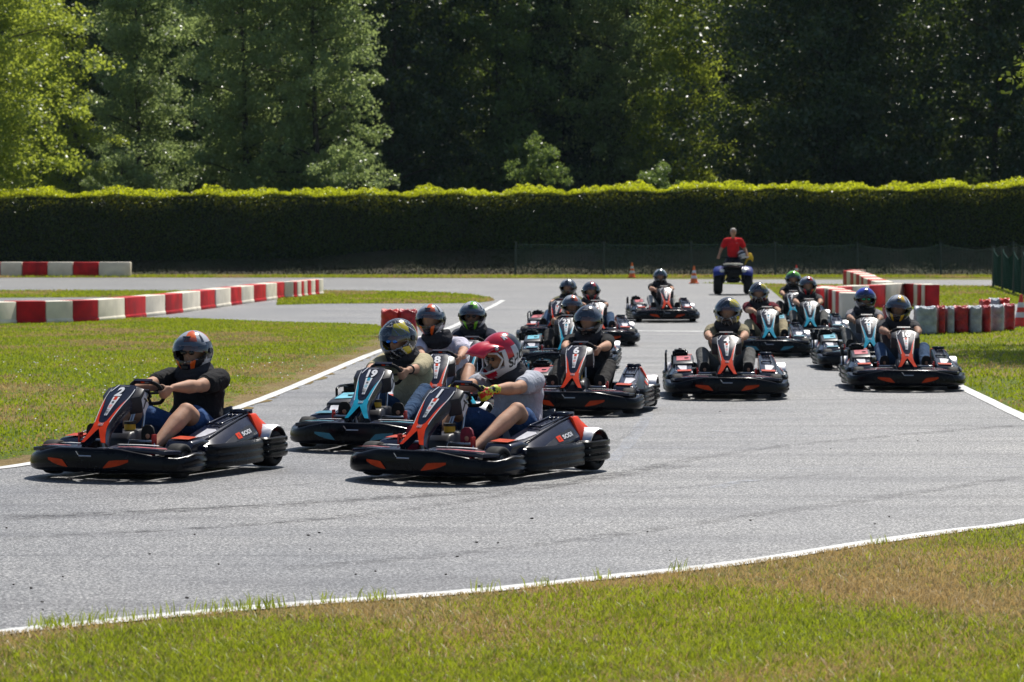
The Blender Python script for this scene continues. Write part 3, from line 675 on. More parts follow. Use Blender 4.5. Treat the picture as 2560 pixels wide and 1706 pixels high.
        sub.append(('badge', q.mesh('badge', [M['red'], M['white'], M['ink']])))
        # top: pale corner patch, ridge trim, rails
        top = lambda x, b, off=.003: K(s * x, b, interp(b, [q_[0] for q_ in secs], [q_[1] for q_ in secs]) + .004 + off + .012 * (.5 - x))
        q = MB().grid([[top(.40, b), top(x1, b)] for b, x1 in ((.80, .44), (.86, .5), (.98, .53), (1.02, .5))], flip=(s < 0)); sub.append(('pale_patch', q.mesh('pale_patch', M['whiteplast'])))
        q = MB()
        q.tube([top(xt - .008, b, .002) for b, xt in ((.72, .555), (.85, .56), (1.05, .555), (1.3, .54), (1.5, .515), (1.6, .5))], .006, 6)
        if s > 0:
            for a in (.395, .5): q.tube([top(a, b, .018) for b in (1.08, 1.12, 1.5, 1.56)], .008, 6)
            q.tube([top(x, 1.1, .018) for x in (.395, .5)], .008, 6); q.tube([top(x, 1.54, .018) for x in (.38, .52)], .01, 6)
            for kx in (.42, .45, .48): q.tube([top(kx, 1.18 + kx * .3, .016), top(kx + .02, 1.26 + kx * .3, .02)], .007, 5)
            q.box(top(.45, 1.5, .02), (.12, .14, .03))
        sub.append(('trim_rail', q.mesh('trim_rail', M['gloss'], True)))
        part('side_pod', mb, M['gloss'], bev=.008, subs=sub)
        # coloured tail of the pod and the polished wheel guard
        rr = [[K(s * x, b, z) for x, z in ((.37, .2), (.605, .2), (.60, .27), (xt, zt), (.37, zt + .012))] for b, xt, zt in ((1.50, .53, .41), (1.62, .515, .408), (1.74, .47, .37), (1.80, .44, .3))]
        part('pod_tail', MB().grid(rr, closed=True, flip=(s > 0), caps=True), red, bev=.006)
        q = MB(); rows = []
        for k in range(11):
            a = R(205) - R(190) * k / 10; rows.append([K(s * x, 1.67 + rr_ * math.cos(a), .16 + rr_ * math.sin(a)) for x, rr_ in ((.50, .165), (.66, .165), (.675, .158), (.675, .15), (.5, .155))])
        q.grid(rows, closed=True, flip=(s < 0), caps=True)
        part('wheel_guard', q, M['alu'])
        # foot-side box in front of the pod with a coloured lid
        lift = .0
        rows = [[K(s * x, b, z) for x, z in ((.36, .12), (.56, .12), (.575, zt - .015), (.55, zt), (.36, zt + .008))] for b, zt in ((.50, .20), (.56, .262), (.70, .275), (.80, .262))]
        sub = []; qq = MB().grid([[K(s * x, b, z + .012) for x, z in ((.38, zt + .004), (.53, zt))] for b, zt in ((.565, .264), (.70, .275), (.78, .265))], flip=(s < 0))
        sub.append(('lid_sticker', qq.mesh('lid_sticker', dull)))
        part('footwell_box', MB().grid(rows, closed=True, flip=(s > 0), caps=True), M['gloss'], bev=.008, subs=sub)
        # wing plates behind the front bumper
        pl = [K(s * x, b, z) for x, b, z in ((.10, .10, .232), (.34, .09, .236), (.56, .18, .218), (.60, .34, .21), (.36, .42, .235), (.12, .22, .25))]
        pl2 = [(x, y, z - .03) for x, y, z in pl]; n6 = 6
        q = MB().add(pl + pl2, [tuple(range(6))[::1 if s > 0 else -1], tuple(range(6, 12))[::-1 if s > 0 else 1]] + [((i + 1) % 6, i, i + 6, (i + 1) % 6 + 6)[::1 if s > 0 else -1] for i in range(6)])
        st = MB().grid([[K(s * x, b, z + .006), K(s * (x2), b2, z + .006)] for x, b, x2, b2, z in ((.2, .11, .2, .135, .237), (.34, .105, .35, .15, .24), (.5, .16, .47, .22, .229), (.555, .22, .5, .29, .222))], flip=(s < 0))
        s2 = MB().grid([[K(s * x, b, z + .006), K(s * x2, b2, z + .006)] for x, b, x2, b2, z in ((.16, .18, .16, .21, .25), (.3, .24, .3, .28, .246), (.42, .32, .4, .37, .236))], flip=(s < 0))
        part('front_wing', q, M['gloss'], bev=.006, subs=[('wing_sticker', st.mesh('wing_sticker', pale)), ('white_stripe', s2.mesh('white_stripe', M['white']))])
        # foot rest tube and pedal
        part('footrest_bar', MB().tube([K(s * .1, .42, .2), K(s * .12, .42, .262), K(s * .31, .43, .262), K(s * .33, .43, .2)], .013, 8), M['steel'])
        part('pedal', MB().tube([K(s * .29, .5, .08), K(s * .3, .46, .16), K(s * .31, .43, .29)], .012, 6).box(K(s * .315, .44, .27), (.014, .05, .09)).box(K(s * .27, .45, .14), (.012, .06, .08)), M['redmetal'], smooth=False)
        # wheels
        for nm, xw, bw, rw, ww in (('front_wheel', .53, .42, .128, .12), ('rear_wheel', .57, 1.67, .14, .19)):
            t = MB(); rows = []
            prof = [(-.5, .62), (-.5, .86), (-.42, .97), (-.2, 1.0), (.2, 1.0), (.42, .97), (.5, .86), (.5, .62)]
            for k in range(25):
                a = 2 * math.pi * k / 24; rows.append([K(s * xw + ww * p_, bw + rw * q_ * math.cos(a), rw + .001 + rw * q_ * math.sin(a)) for p_, q_ in prof])
            t.grid(rows, closed=True)
            rm = MB(); rows = []
            for k in range(19):
                a = 2 * math.pi * k / 18; rows.append([K(s * xw + ww * p_, bw + rw * q_ * math.cos(a), rw + rw * q_ * math.sin(a)) for p_, q_ in ((-.42, .62), (-.3, .5), (-.3, .1), (.3, .1), (.3, .5), (.42, .62))])
            rm.grid(rows, flip=True)
            P.append((nm, t.mesh(nm, M['rubber'], True), [('rim', rm.mesh('rim', M['alu'], True, 30))]))
    # chassis
    q = MB().box(K(0, 1.0, .06), (.66, 1.3, .01))
    for s in (-1, 1): q.tube([K(s * .2, .12, .09), K(s * .28, .4, .08), K(s * .33, .9, .08), K(s * .33, 1.9, .09)], .016, 8).tube([K(s * .33, .75, .09), K(s * .62, .8, .12), K(s * .62, 1.4, .12), K(s * .33, 1.5, .09)], .011, 6)
    q.tube([K(-.35, .3, .1), K(.35, .3, .1)], .014, 8).tube([K(-.6, 1.72, .15), K(.6, 1.72, .15)], .02, 8).tube([K(-.5, .42, .13), K(.5, .42, .13)], .014, 6)
    part('chassis', q, M['rubber'])
    part('front_axle_box', MB().box(K(0, .25, .17), (.12, .12, .1)).tube([K(-.06, .14, .16), K(.06, .14, .16)], .02, 8), M['steel'], bev=.006)
    # fuel tank between the legs with its yellow cap
    q = MB(); rows = [[K(x, b, z) for x, z in ((-.1, .08), (.1, .08), (.115, .2), (.085, zt), (-.085, zt), (-.115, .2))] for b, zt in ((.44, .27), (.5, .32), (.68, .34), (.78, .33), (.82, .26))]
    part('fuel_tank', q.grid(rows, closed=True, caps=True, flip=True), M['satin'], bev=.02, subs=[('fuel_cap', MB().tube([K(.0, .62, .33), K(0, .62, .372)], .042, 14).mesh('fuel_cap', M['yellow'], True, 40)), ('cap_lid', MB().tube([K(.0, .62, .373), K(0, .62, .395)], .046, 14).mesh('cap_lid', M['ink'], True, 40))])
    # nose fairing
    mb = MB(); vs = LIN(0, 1, 19)
    for v0, v1, nn in ((.0, .2, 6),):
        for s in (-1, 1): mb.grid([[hood(s * (cut(v) + (hw(v) - cut(v)) * k / 2), v) for k in range(3)] for v in LIN(v0, v1, nn)], flip=(s < 0))
    mb.grid([[hood(-hw(v) + 2 * hw(v) * k / 6, v) for k in range(7)] for v in LIN(.2, 1, 17)])
    for s in (-1, 1):
        mb.grid([[hood(s * hw(v), v), hood(s * (hw(v) + .012), v, -.035), hood(s * (hw(v) + .006), v, -.07 - .02 * v)] for v in vs], flip=(s < 0))
        mb.grid([[hood(s * cut(v), v), hood(s * cut(v) * .8, v, -.05)] for v in LIN(0, .2, 5)], flip=(s > 0))
    mb.grid([[hood(-hw(1) + 2 * hw(1) * k / 6, 1), hood(-hw(1) + 2 * hw(1) * k / 6, 1.0, -.09)] for k in range(7)])
    mb.add([K(0, .30, .30), K(-.07, .40, .32), K(.07, .40, .32), K(0, .52, .42), hood(-.045, .22, -.06), hood(.045, .22, -.06)], [(4, 5, 2, 1), (1, 2, 3)])
    sub = []
    q = MB()
    for s in (-1, 1):
        strip(q, LIN(.0, .2, 7), lambda v: s * cut(v), lambda v: s * hw(v), .004)
        t_ = lambda v: interp(v, [.2, .27, .31, .4, .55, .74], [1, .95, .5, .34, .24, .03]) * hw(v)
        strip(q, LIN(.2, .72, 14), lambda v: s * (hw(v) - t_(v)), lambda v: s * hw(v), .004)
    q.f = [f for f in q.f]; sub.append(('coloured_frame', q.mesh('coloured_frame', red)))
    q = MB()
    for s in (-1, 1): strip(q, LIN(.3, .92, 12), lambda v: s * (hw(v) - .0045), lambda v: s * (hw(v) + .001), .0055, nx=1)
    sub.append(('edge_line', q.mesh('edge_line', M['white'])))
    q = MB(); strip(q, LIN(.405, .74, 9), lambda v: -interp(v, [.4, .74], [.012, .029]), lambda v: interp(v, [.4, .74], [.012, .029]), .005)
    strip(q, LIN(.68, .738, 3), lambda v: -.013, lambda v: .013, .007, 1)
    q.add([hood(.011 * math.cos(a), .635 + .017 * math.sin(a), .0075) for a in LIN(0, 2 * math.pi, 11)[:-1]], [tuple(range(10))], 2)
    tv, tf = text_mesh('RT', .034, .0008); q.add([hood(-y, .478 + x * 1.7, .0075) for x, y, z in tv], tf, 2)
    tv, tf = text_mesh('10', .034, .0008); q.add([hood(-y, .558 + x * 1.7, .0075) for x, y, z in tv], tf, 1)
    q.add([hood(.006 * math.cos(a), .42 + .01 * math.sin(a), .0075) for a in LIN(0, 2 * math.pi, 9)[:-1]], [tuple(range(8))], 3)
    sub.append(('name_plate', q.mesh('name_plate', [M['white'], red, M['ink'], M['grey']])))
    q = MB(); strip(q, LIN(.245, .285, 3), lambda v: -.02, lambda v: .02, .006, 0)
    tv, tf = text_mesh('SO', .028, .001); q.add([hood(x, .265 + y * 1.5, .008) for x, y, z in tv], tf, 1); sub.append(('emblem', q.mesh('emblem', [M['white'], red])))
    q = MB(); strip(q, LIN(.86, .985, 3), lambda v: -.094 + (v - .86) * .3, lambda v: -.083 + (v - .86) * .3, .006)
    sub.append(('white_slash', q.mesh('white_slash', M['white'])))
    tv, tf = text_mesh('KARTING', .016, .0003); q = MB(); 
    part('nose_fairing', mb, M['gloss'], subs=sub, auto=30)
    for s in (-1, 1):
        q = MB(); a = [hood(s * .088, .74, -.004), hood(s * .084, 1.0, -.004)]; o_ = [K(s * .16, hb_(.8) + .03, hz(.78) - .01), K(s * .155, hb_(1.0), hz(1.0) - .03)]
        lo = [(p[0], p[1] + .03, p[2] - .12) for p in o_ + a]
        pts = [a[0], a[1], o_[1], o_[0], lo[2], lo[3], lo[1], lo[0]]
        fs = [(0, 1, 2, 3), (7, 6, 5, 4), (0, 3, 7, 4), (3, 2, 6, 7), (2, 1, 5, 6), (1, 0, 4, 5)]
        q.add(pts, fs if s < 0 else [f[::-1] for f in fs])
        w_ = MB(); w_.add([(s * .1635, o_[0][1] + .015, o_[0][2] - .02), (s * .1615, o_[1][1] + .0, o_[1][2] - .018), (s * .1615, o_[1][1] + .05, o_[1][2] - .12), (s * .1635, o_[0][1] + .05, o_[0][2] - .14)], [(0, 1, 2, 3) if s < 0 else (3, 2, 1, 0)], 0)
        c_ = Vector((s * .164, (o_[0][1] + o_[1][1]) / 2 + .03, (o_[0][2] + o_[1][2]) / 2 - .075))
        w_.box(c_ + Vector((0, .012, .022)), (.002, .05, .014), 1, Matrix.Rotation(R(-30), 3, 'X')); w_.box(c_ + Vector((0, -.004, -.012)), (.002, .013, .07), 1, Matrix.Rotation(R(-30), 3, 'X'))
        part('fairing_wing', q, M['satin'], bev=.004, subs=[('side_number_plate', w_.mesh('side_number_plate', [M['whiteplast'], M['ink']]))])
    # steering wheel and column
    wc = Vector(K(0, .87, .595)); al = R(32); n_ = Vector((0, math.cos(al), math.sin(al))); u_ = Vector((0, -math.sin(al), math.cos(al))); x_ = Vector((1, 0, 0))
    rimp = []
    for k in range(28):
        a = 2 * math.pi * k / 28; cx = math.cos(a) * .138; cy = math.sin(a) * .118
        if cy > .085: cy = .085 + (cy - .085) * .4
        if cy < -.09: cy = -.09 + (cy + .09) * .4
        rimp.append(wc + x_ * cx + u_ * cy)
    q = MB().tube(rimp, .0145, 9, closed=True)
    br = MB().box(wc + u_ * .1 + n_ * .004, (.13, .03, .012), 0, Matrix((x_, n_, u_)).transposed()); br = MB()
    rot = Matrix((x_, u_, n_)).transposed()
    br.box(wc + u_ * .1, (.15, .03, .026), 0, rot).box(wc + u_ * .101 - n_ * .0145, (.03, .012, .002), 1, rot).box(wc + u_ * .101 - n_ * .0145 + x_ * .035, (.03, .006, .002), 2, rot)
    sp_ = MB().box(wc - n_ * .015, (.07, .07, .014), 0, rot)
    for a in (R(0), R(180), R(270)): sp_.tube([wc - n_ * .015, wc + x_ * math.cos(a) * .13 + u_ * math.sin(a) * .09], .011, 6)
    part('steering_wheel', q, M['rubber'], subs=[('top_grip', br.mesh('top_grip', [M['gloss'], M['red'], M['grey']])), ('spokes', sp_.mesh('spokes', M['satin'], True, 40))])
    part('steering_column', MB().tube([wc - n_ * .02, wc - n_ * .02 + Vector((0, -.18, -.14)), K(0, .48, .15)], .014, 8).tube([wc - n_ * .03, wc - n_ * .07], .028, 10).tube([K(-.05, .76, .5), K(-.05, .7, .3), K(-.1, .64, .2)], .01, 6).tube([K(.05, .76, .5), K(.06, .7, .33), K(.1, .66, .2)], .01, 6), M['steel'])
    # seat
    q = MB(); rows = []
    for b, z, hw_, lipx, lipz in ((1.2, .15, .15, .18, .17), (1.35, .09, .17, .2, .2), (1.56, .085, .18, .21, .25), (1.74, .15, .185, .21, .33), (1.83, .28, .18, .2, .40), (1.88, .42, .16, .17, .44)):
        rows.append([K(-lipx, b - .03, lipz), K(-hw_, b, z + .03), K(-hw_ * .5, b + .02, z), K(0, b + .025, z), K(hw_ * .5, b + .02, z), K(hw_, b, z + .03), K(lipx, b - .03, lipz)])
    me = modded('seat', q.grid(rows).mesh('seat', M['plastic'], True), [('SUBSURF', dict(levels=1)), ('SOLIDIFY', dict(thickness=.012))]); me.polygons.foreach_set('use_smooth', [True] * len(me.polygons))
    P.append(('seat', me, []))
    # engine side (driver's right): deck panel, engine block, air box, guard hoop
    rows = [[K(x, b, z) for x, z in ((-.58, zt - .05), (-.575, zt), (-.36, zt + .012), (-.35, zt - .04))] for b, zt in ((1.0, .335), (1.1, .36), (1.36, .4), (1.42, .4))]
    hole = MB().tube([K(-.43, 1.21, .39), K(-.43, 1.21, .398)], .024, 12)
    pn = MB().grid([[K(x, b, z) for x, z in ((-.54, zt + .006), (-.385, zt + .014))] for b, zt in ((1.1, .362), (1.34, .399))], flip=True)
    part('engine_cover', MB().grid(rows, closed=True, caps=True, flip=True), M['satin'], bev=.008, subs=[('cover_panel', pn.mesh('cover_panel', pale)), ('cap_hole', hole.mesh('cap_hole', M['ink']))])
    part('engine_block', MB().box(K(-.5, 1.56, .31), (.2, .22, .2)).box(K(-.5, 1.56, .43), (.17, .2, .05)).box(K(-.5, 1.54, .466), (.13, .15, .018)).tube([K(-.5, 1.54, .47), K(-.5, 1.54, .49)], .02, 8).box(K(-.38, 1.56, .33), (.06, .14, .1)), M['plastic'], bev=.008)
    part('exhaust', MB().tube([K(-.34, 1.55, .3), K(-.28, 1.7, .3), K(-.3, 1.85, .25), K(-.36, 1.95, .24)], .03, 10), M['steel'])
    part('guard_hoop', MB().tube([K(-.655, 1.5, .24), K(-.66, 1.5, .43), K(-.655, 1.56, .45), K(-.655, 1.72, .45), K(-.66, 1.78, .42), K(-.66, 1.8, .24)], .012, 8), M['plastic'])
    return P
KP = {'red': kart_parts('red'), 'teal': kart_parts('teal')}
def number_mesh(num):
    q = MB(); wdt = .098 if len(num) == 1 else .088; tv, tf = text_mesh(num, .12 if len(num) == 1 else .112, .005)
    q.add([hood(x * (.95 if len(num) == 1 else .88), .832 + y * 1.95, .007) for x, y, z in tv], tf)
    tv, tf = text_mesh('SODIKART', .017, .0002); q.add([hood(x + .005, .955 + y * 1.5, .007) for x, y, z in tv], tf, 1)
    return q.mesh('number', [M['white'], M['grey']])
def place(px, py, rel):
    x, y = gp(px, py); rot = R(-rel) - math.atan((px - 1280) / F_PX)
    return Vector((x, y, 0)) + Matrix.Rotation(rot, 3, 'Z') @ Vector((0, B0, 0)), rot
KARTS = []
def kart(px, py, rel, sch, num, label):
    loc, rot = place(px, py, rel); r = empty('kart', loc, rot); tag(r, label, 'kart', 'rental karts on the track')
    for nm, me, subs in KP[sch]:
        o = link_mesh(nm, me, r)
        for sn, sm in subs: link_mesh(sn, sm, o)
        if nm == 'nose_fairing': link_mesh('number', number_mesh(num), o)
    KARTS.append(r); return loc, rot
# ================================================================== DRIVERS
M['smoke'] = bpy.data.materials.new('smoked_visor'); M['smoke'].use_nodes = True
_n = M['smoke'].node_tree; _n.nodes.clear(); _o = _n.nodes.new('ShaderNodeOutputMaterial'); _t = _n.nodes.new('ShaderNodeBsdfTransparent'); _t.inputs[0].default_value = (.62, .66, .7, 1)
_g = _n.nodes.new('ShaderNodeBsdfGlossy'); _g.inputs['Roughness'].default_value = .08; _g.inputs[0].default_value = (.85, .9, .95, 1); _f = _n.nodes.new('ShaderNodeFresnel'); _f.inputs[0].default_value = 2.0
_m = _n.nodes.new('ShaderNodeMixShader'); _n.links.new(_f.outputs[0], _m.inputs[0]); _n.links.new(_t.outputs[0], _m.inputs[1]); _n.links.new(_g.outputs[0], _m.inputs[2]); _n.links.new(_m.outputs[0], _o.inputs[0])
M['foam'] = mat('helmet_lining', (.01, .01, .011), .95, spec=.1, vary=(20, .7, 1.3))
M['rubbertrim'] = mat('helmet_rubber_edge', (.012, .012, .013), .5, vary=(20, .7, 1.3))
def gl(name, c, r=.16): return mat('helmet_' + name, c, r, spec=.6, coat=.6, vary=(5, .8, 1.15))
HM = dict(black=gl('black', (.014, .015, .02)), grey=gl('grey', (.12, .13, .15)), silver=gl('silver', (.5, .52, .56), .12), white=gl('white', (.62, .62, .66)), orange=gl('orange', (.8, .12, .01)), red=gl('red', (.6, .02, .03)),
          yellow=gl('yellow', (.6, .5, .02)), gold=gl('gold', (.8, .48, .02)), green=gl('green', (.2, .6, .02)), blue=gl('blue', (.03, .06, .5)), navy=gl('navy', (.03, .05, .1)), teal=gl('dark_green', (.03, .1, .08)), mxred=gl('crimson', (.55, .008, .03)))
def hshape(az, el, mx=False):
    """shell radius vector for azimuth (0 = forward) and elevation"""
    ce, se = math.cos(el), math.sin(el); f = math.cos(az)
    x = .132 * ce * math.sin(az); y = -(.150 if f > 0 else .152) * ce * f; z = .148 * se
    if se < 0:
        z = .150 * se * (1 if f > -.2 else .82); k = max(0, f) ** 2 * min(1, -se * 2.2); y -= (.028 if not mx else .07) * k * ce ** .5
        if f > 0: x *= 1 - .12 * k
        x *= 1 - .16 * (-se) ** 2
    return Vector((x, y, z))
EL0 = R(-62)
def helmet_meshes(design, accent, base, second, mx=False):
    NA, NE = 96, 54; mb = MB(); idx = {}
    def inport(a, e):
        if mx: return abs(a) < R(64) and R(-24) < e < R(27) - R(8) * (abs(a) / R(64)) ** 2
        t = abs(a) / R(66); return t < 1 and e < R(24) - R(11) * t ** 3 and e > R(-17) + R(14) * t ** 3
    E = [EL0 + (R(89.5) - EL0) * i / NE for i in range(NE + 1)]
    rows = [[hshape(-math.pi + 2 * math.pi * j / NA, e, mx) for j in range(NA)] for e in E]
    mats = [HM[base], HM[accent], HM[second], M['rubbertrim'], HM['black'], HM['white']]
    n0 = 0; mb.v = [tuple(p) for r in rows for p in r]
    for i in range(NE):
        for j in range(NA):
            a = -math.pi + 2 * math.pi * (j + .5) / NA; e = (E[i] + E[i + 1]) / 2
            if inport(a, e): continue
            c = 0; aa = abs(a)
            if design == 'stripe':         # dark chin, two coloured uprights, light cheek, silver top partly painting bright reflections
                if e < R(-14) and aa < R(75): c = 4
                if e < R(-14) and R(21) + (e + R(14)) * -.1 < aa < R(36): c = 1
                if e < R(-8) and R(58) < aa - (e + R(30)) * .5 < R(86): c = 5
                if e > R(22): c = 2
                if e > R(30) and R(58) < aa < R(66): c = 4
                if e > R(32) and abs(a - .3) < R(24) + (e - R(38)) * .1: c = 1
                if e > R(50) and R(150) < aa: c = 5
                if e > R(14) and R(100) < aa < R(118) + (e * .6): c = 1
                if R(-14) < e < R(30) and aa > R(70): c = 4
            elif design == 'claw':         # yellow blocks on black with thin pale flashes
                c = 4
                if R(22) < e < R(62) and R(8) < a - .2 * e < R(74): c = 1
                if R(-2) < e < R(40) and R(118) < aa < R(160): c = 1
                if e < R(-12) and R(38) < aa + e * .7 < R(60): c = 1
                s_ = (aa * 57.3 + e * 57.3 * .9) % 30
                if s_ < 3.2 and (e < R(-5) or e > R(20)): c = 5
            elif design == 'dark':
                c = 0
                if e < R(-14) and aa < R(60): c = 4
                if R(-60) < e < R(-10) and R(64) < aa - (e + R(30)) * .4 < R(88): c = 5
                if e > R(22): c = 2 if R(14) < aa < R(50) else 1  # lighter top puts bright reflections into the shell colour
                if R(-8) < e < R(26) and aa > R(72): c = 4
            elif design == 'mx':
                c = 1 if e > R(22) else 5
                if e > R(-5) and aa > R(112): c = 4
                if e > R(20) and aa > R(112) and e > R(52): c = 1
                if e < R(-20) and R(22) < aa - e * .25 < R(52): c = 1
                if R(-5) < e < R(24) and R(76) < aa < R(92): c = 1
                if e < R(-46) and aa > R(30): c = 5
            mb.f.append((i * NA + j, i * NA + (j + 1) % NA, (i + 1) * NA + (j + 1) % NA, (i + 1) * NA + j)); mb.m.append(c)
    mb.f.append(tuple(NE * NA + j for j in range(NA))); mb.m.append(1 if design == 'stripe' else (1 if mx else 0))
    me = modded('helmet', mb.mesh('helmet', mats, True), [('SOLIDIFY', dict(thickness=.018, offset=-1, material_offset_rim=3))]); me.polygons.foreach_set('use_smooth', [True] * len(me.polygons)); me.set_sharp_from_angle(angle=R(45))
    for i_, m_ in enumerate(mats):
        pass
    subs = []
    if not mx:
        # visor, swung up
        up = R(24); q = MB(); rr = []
        for e in LIN(R(-15), R(24), 9):
            row = []
            for a in LIN(R(-72), R(72), 25):
                t = abs(a) / R(72); p = hshape(a, (e - R(4)) * (1 - .45 * t ** 3) + R(4), False) * 1.035
                p = Matrix.Rotation(-up, 3, 'X') @ (p - Vector((0, 0, .012))) + Vector((0, 0, .012)); row.append(p)
            rr.append(row)
        q.grid(rr); subs.append(('visor', q.mesh('visor', M['smoke'], True)))
        q = MB()
        for s in (-1, 1): p = hshape(s * R(84), R(6)); q.tube([p * .98, p * 1.07], .02, 14)
        subs.append(('visor_pivot', q.mesh('visor_pivot', M['gloss'], True, 40)))
        q = MB(); c0 = hshape(0, R(-34)); q.box(c0 + Vector((0, -.002, 0)), (.045, .012, .016)); subs.append(('vent', q.mesh('vent', M['rubbertrim']))); q = MB(); c1 = hshape(0, R(50)) * 1.01; q.box(c1, (.05, .02, .008)); subs.append(('vent', q.mesh('vent', M['rubbertrim'])))
    else:
        q = MB(); rows = []
        for k in range(9):
            t = k / 8; y = -.075 - .185 * t; z = .115 + .028 * math.sin(t * 2.2) - .036 * t * t; wd = .125 - .02 * t; crn = .035
            rows.append([(x * wd, y + .035 * x * x + .02 * t * abs(x), z - crn * x * x * (1.2 if abs(x) > .8 else 1) + (.012 if abs(x) < .3 else 0)) for x in LIN(-1, 1, 13)])
        pk = modded('peak', q.grid(rows, flip=True).mesh('peak', HM['mxred'], True), [('SOLIDIFY', dict(thickness=.005))]); subs.append(('peak', pk))
        q = MB()
        for s in (-1, 1): q.ell((s * .118, -.095, .085), (.012, .014, .014), nu=10, nv=6)
        subs.append(('peak_screw', q.mesh('peak_screw', M['alu'], True)))
        q = MB(); tv, tf = text_mesh('SHOT', .085, .003)
        for s in (1, -1):
            def wrap(x, y):
                a = s * (R(112) + x / .15 * .9 * 1) if s > 0 else -(R(112) - x / .15 * .9); e = R(-14) + y / .14 + (x * .9 if s > 0 else -x * .9)
                return hshape(a, e, True) * 1.018
            q.add([wrap(x, y) for x, y, z in tv], tf if s > 0 else [f for f in tf])
        subs.append(('lettering', q.mesh('lettering', M['ink'])))
        q = MB(); tv, tf = text_mesh('M', .05, .003); q.add([hshape(R(96) + x / .13, R(52) + y / .14, True) * 1.02 for x, y, z in tv], tf); subs.append(('logo', q.mesh('logo', HM['white'])))
        q = MB(); q.tube([Vector(hshape(a, e_, True)) * 1.0 for a, e_ in [(R(-60), R(0)), (R(-50), R(18)), (R(-20), R(25)), (R(20), R(25)), (R(50), R(18)), (R(60), R(0)), (R(50), R(-20)), (R(20), R(-24)), (R(-20), R(-24)), (R(-50), R(-20))]], .008, 8, closed=True)
        subs.append(('eye_port_trim', q.mesh('eye_port_trim', HM['white'], True)))
    return me, subs
HCACHE = {}
def remesh(name, mb, m, vox, it=3, parent=None):
    me = modded(name, mb.mesh(name, m), [('REMESH', dict(mode='VOXEL', voxel_size=vox, use_smooth_shade=True)), ('SMOOTH', dict(factor=.5, iterations=it))])
    me.polygons.foreach_set('use_smooth', [True] * len(me.polygons)); return link_mesh(name, me, parent)
def hand(mb, c, t, out, n, gs=1.0, wrist=None):
    """closed hand round a rim: c rim centre, t along the rim, out away from the hub, n towards the driver"""
    pk = c + out * .030 + n * .022
    mb.capsule(pk - t * .026, pk + t * .026, .019 * gs, .019 * gs, 10); mb.capsule(pk + out * .008 + n * .02 - t * .018, pk + out * .008 + n * .02 + t * .018, .019 * gs, .018 * gs, 10)
    for j in range(4):
        o = t * ((j - 1.5) * .0205); ln = (.95, 1.05, 1.0, .85)[j]; r = .0105 * gs
        pts = [c + o + (out * math.cos(a) + n * math.sin(a)) * rr for a, rr in ((R(28), .038), (R(-28 * ln), .036), (R(-85 * ln), .028), (R(-150 * ln), .024))]
        for k in range(3): mb.capsule(pts[k], pts[k + 1], r * (1 - .06 * k), r * (.94 - .06 * k), 8)
    th = [pk + n * .012 + t * .02, c + n * .036 + t * .045 - out * .006, c + n * .024 + t * .05 - out * .026]
    for k in range(2): mb.capsule(th[k], th[k + 1], .0125 * gs, .0105 * gs, 8)
    if wrist is not None: mb.capsule(pk + out * .008 + n * .018, wrist, .023 * gs, .026, 10)
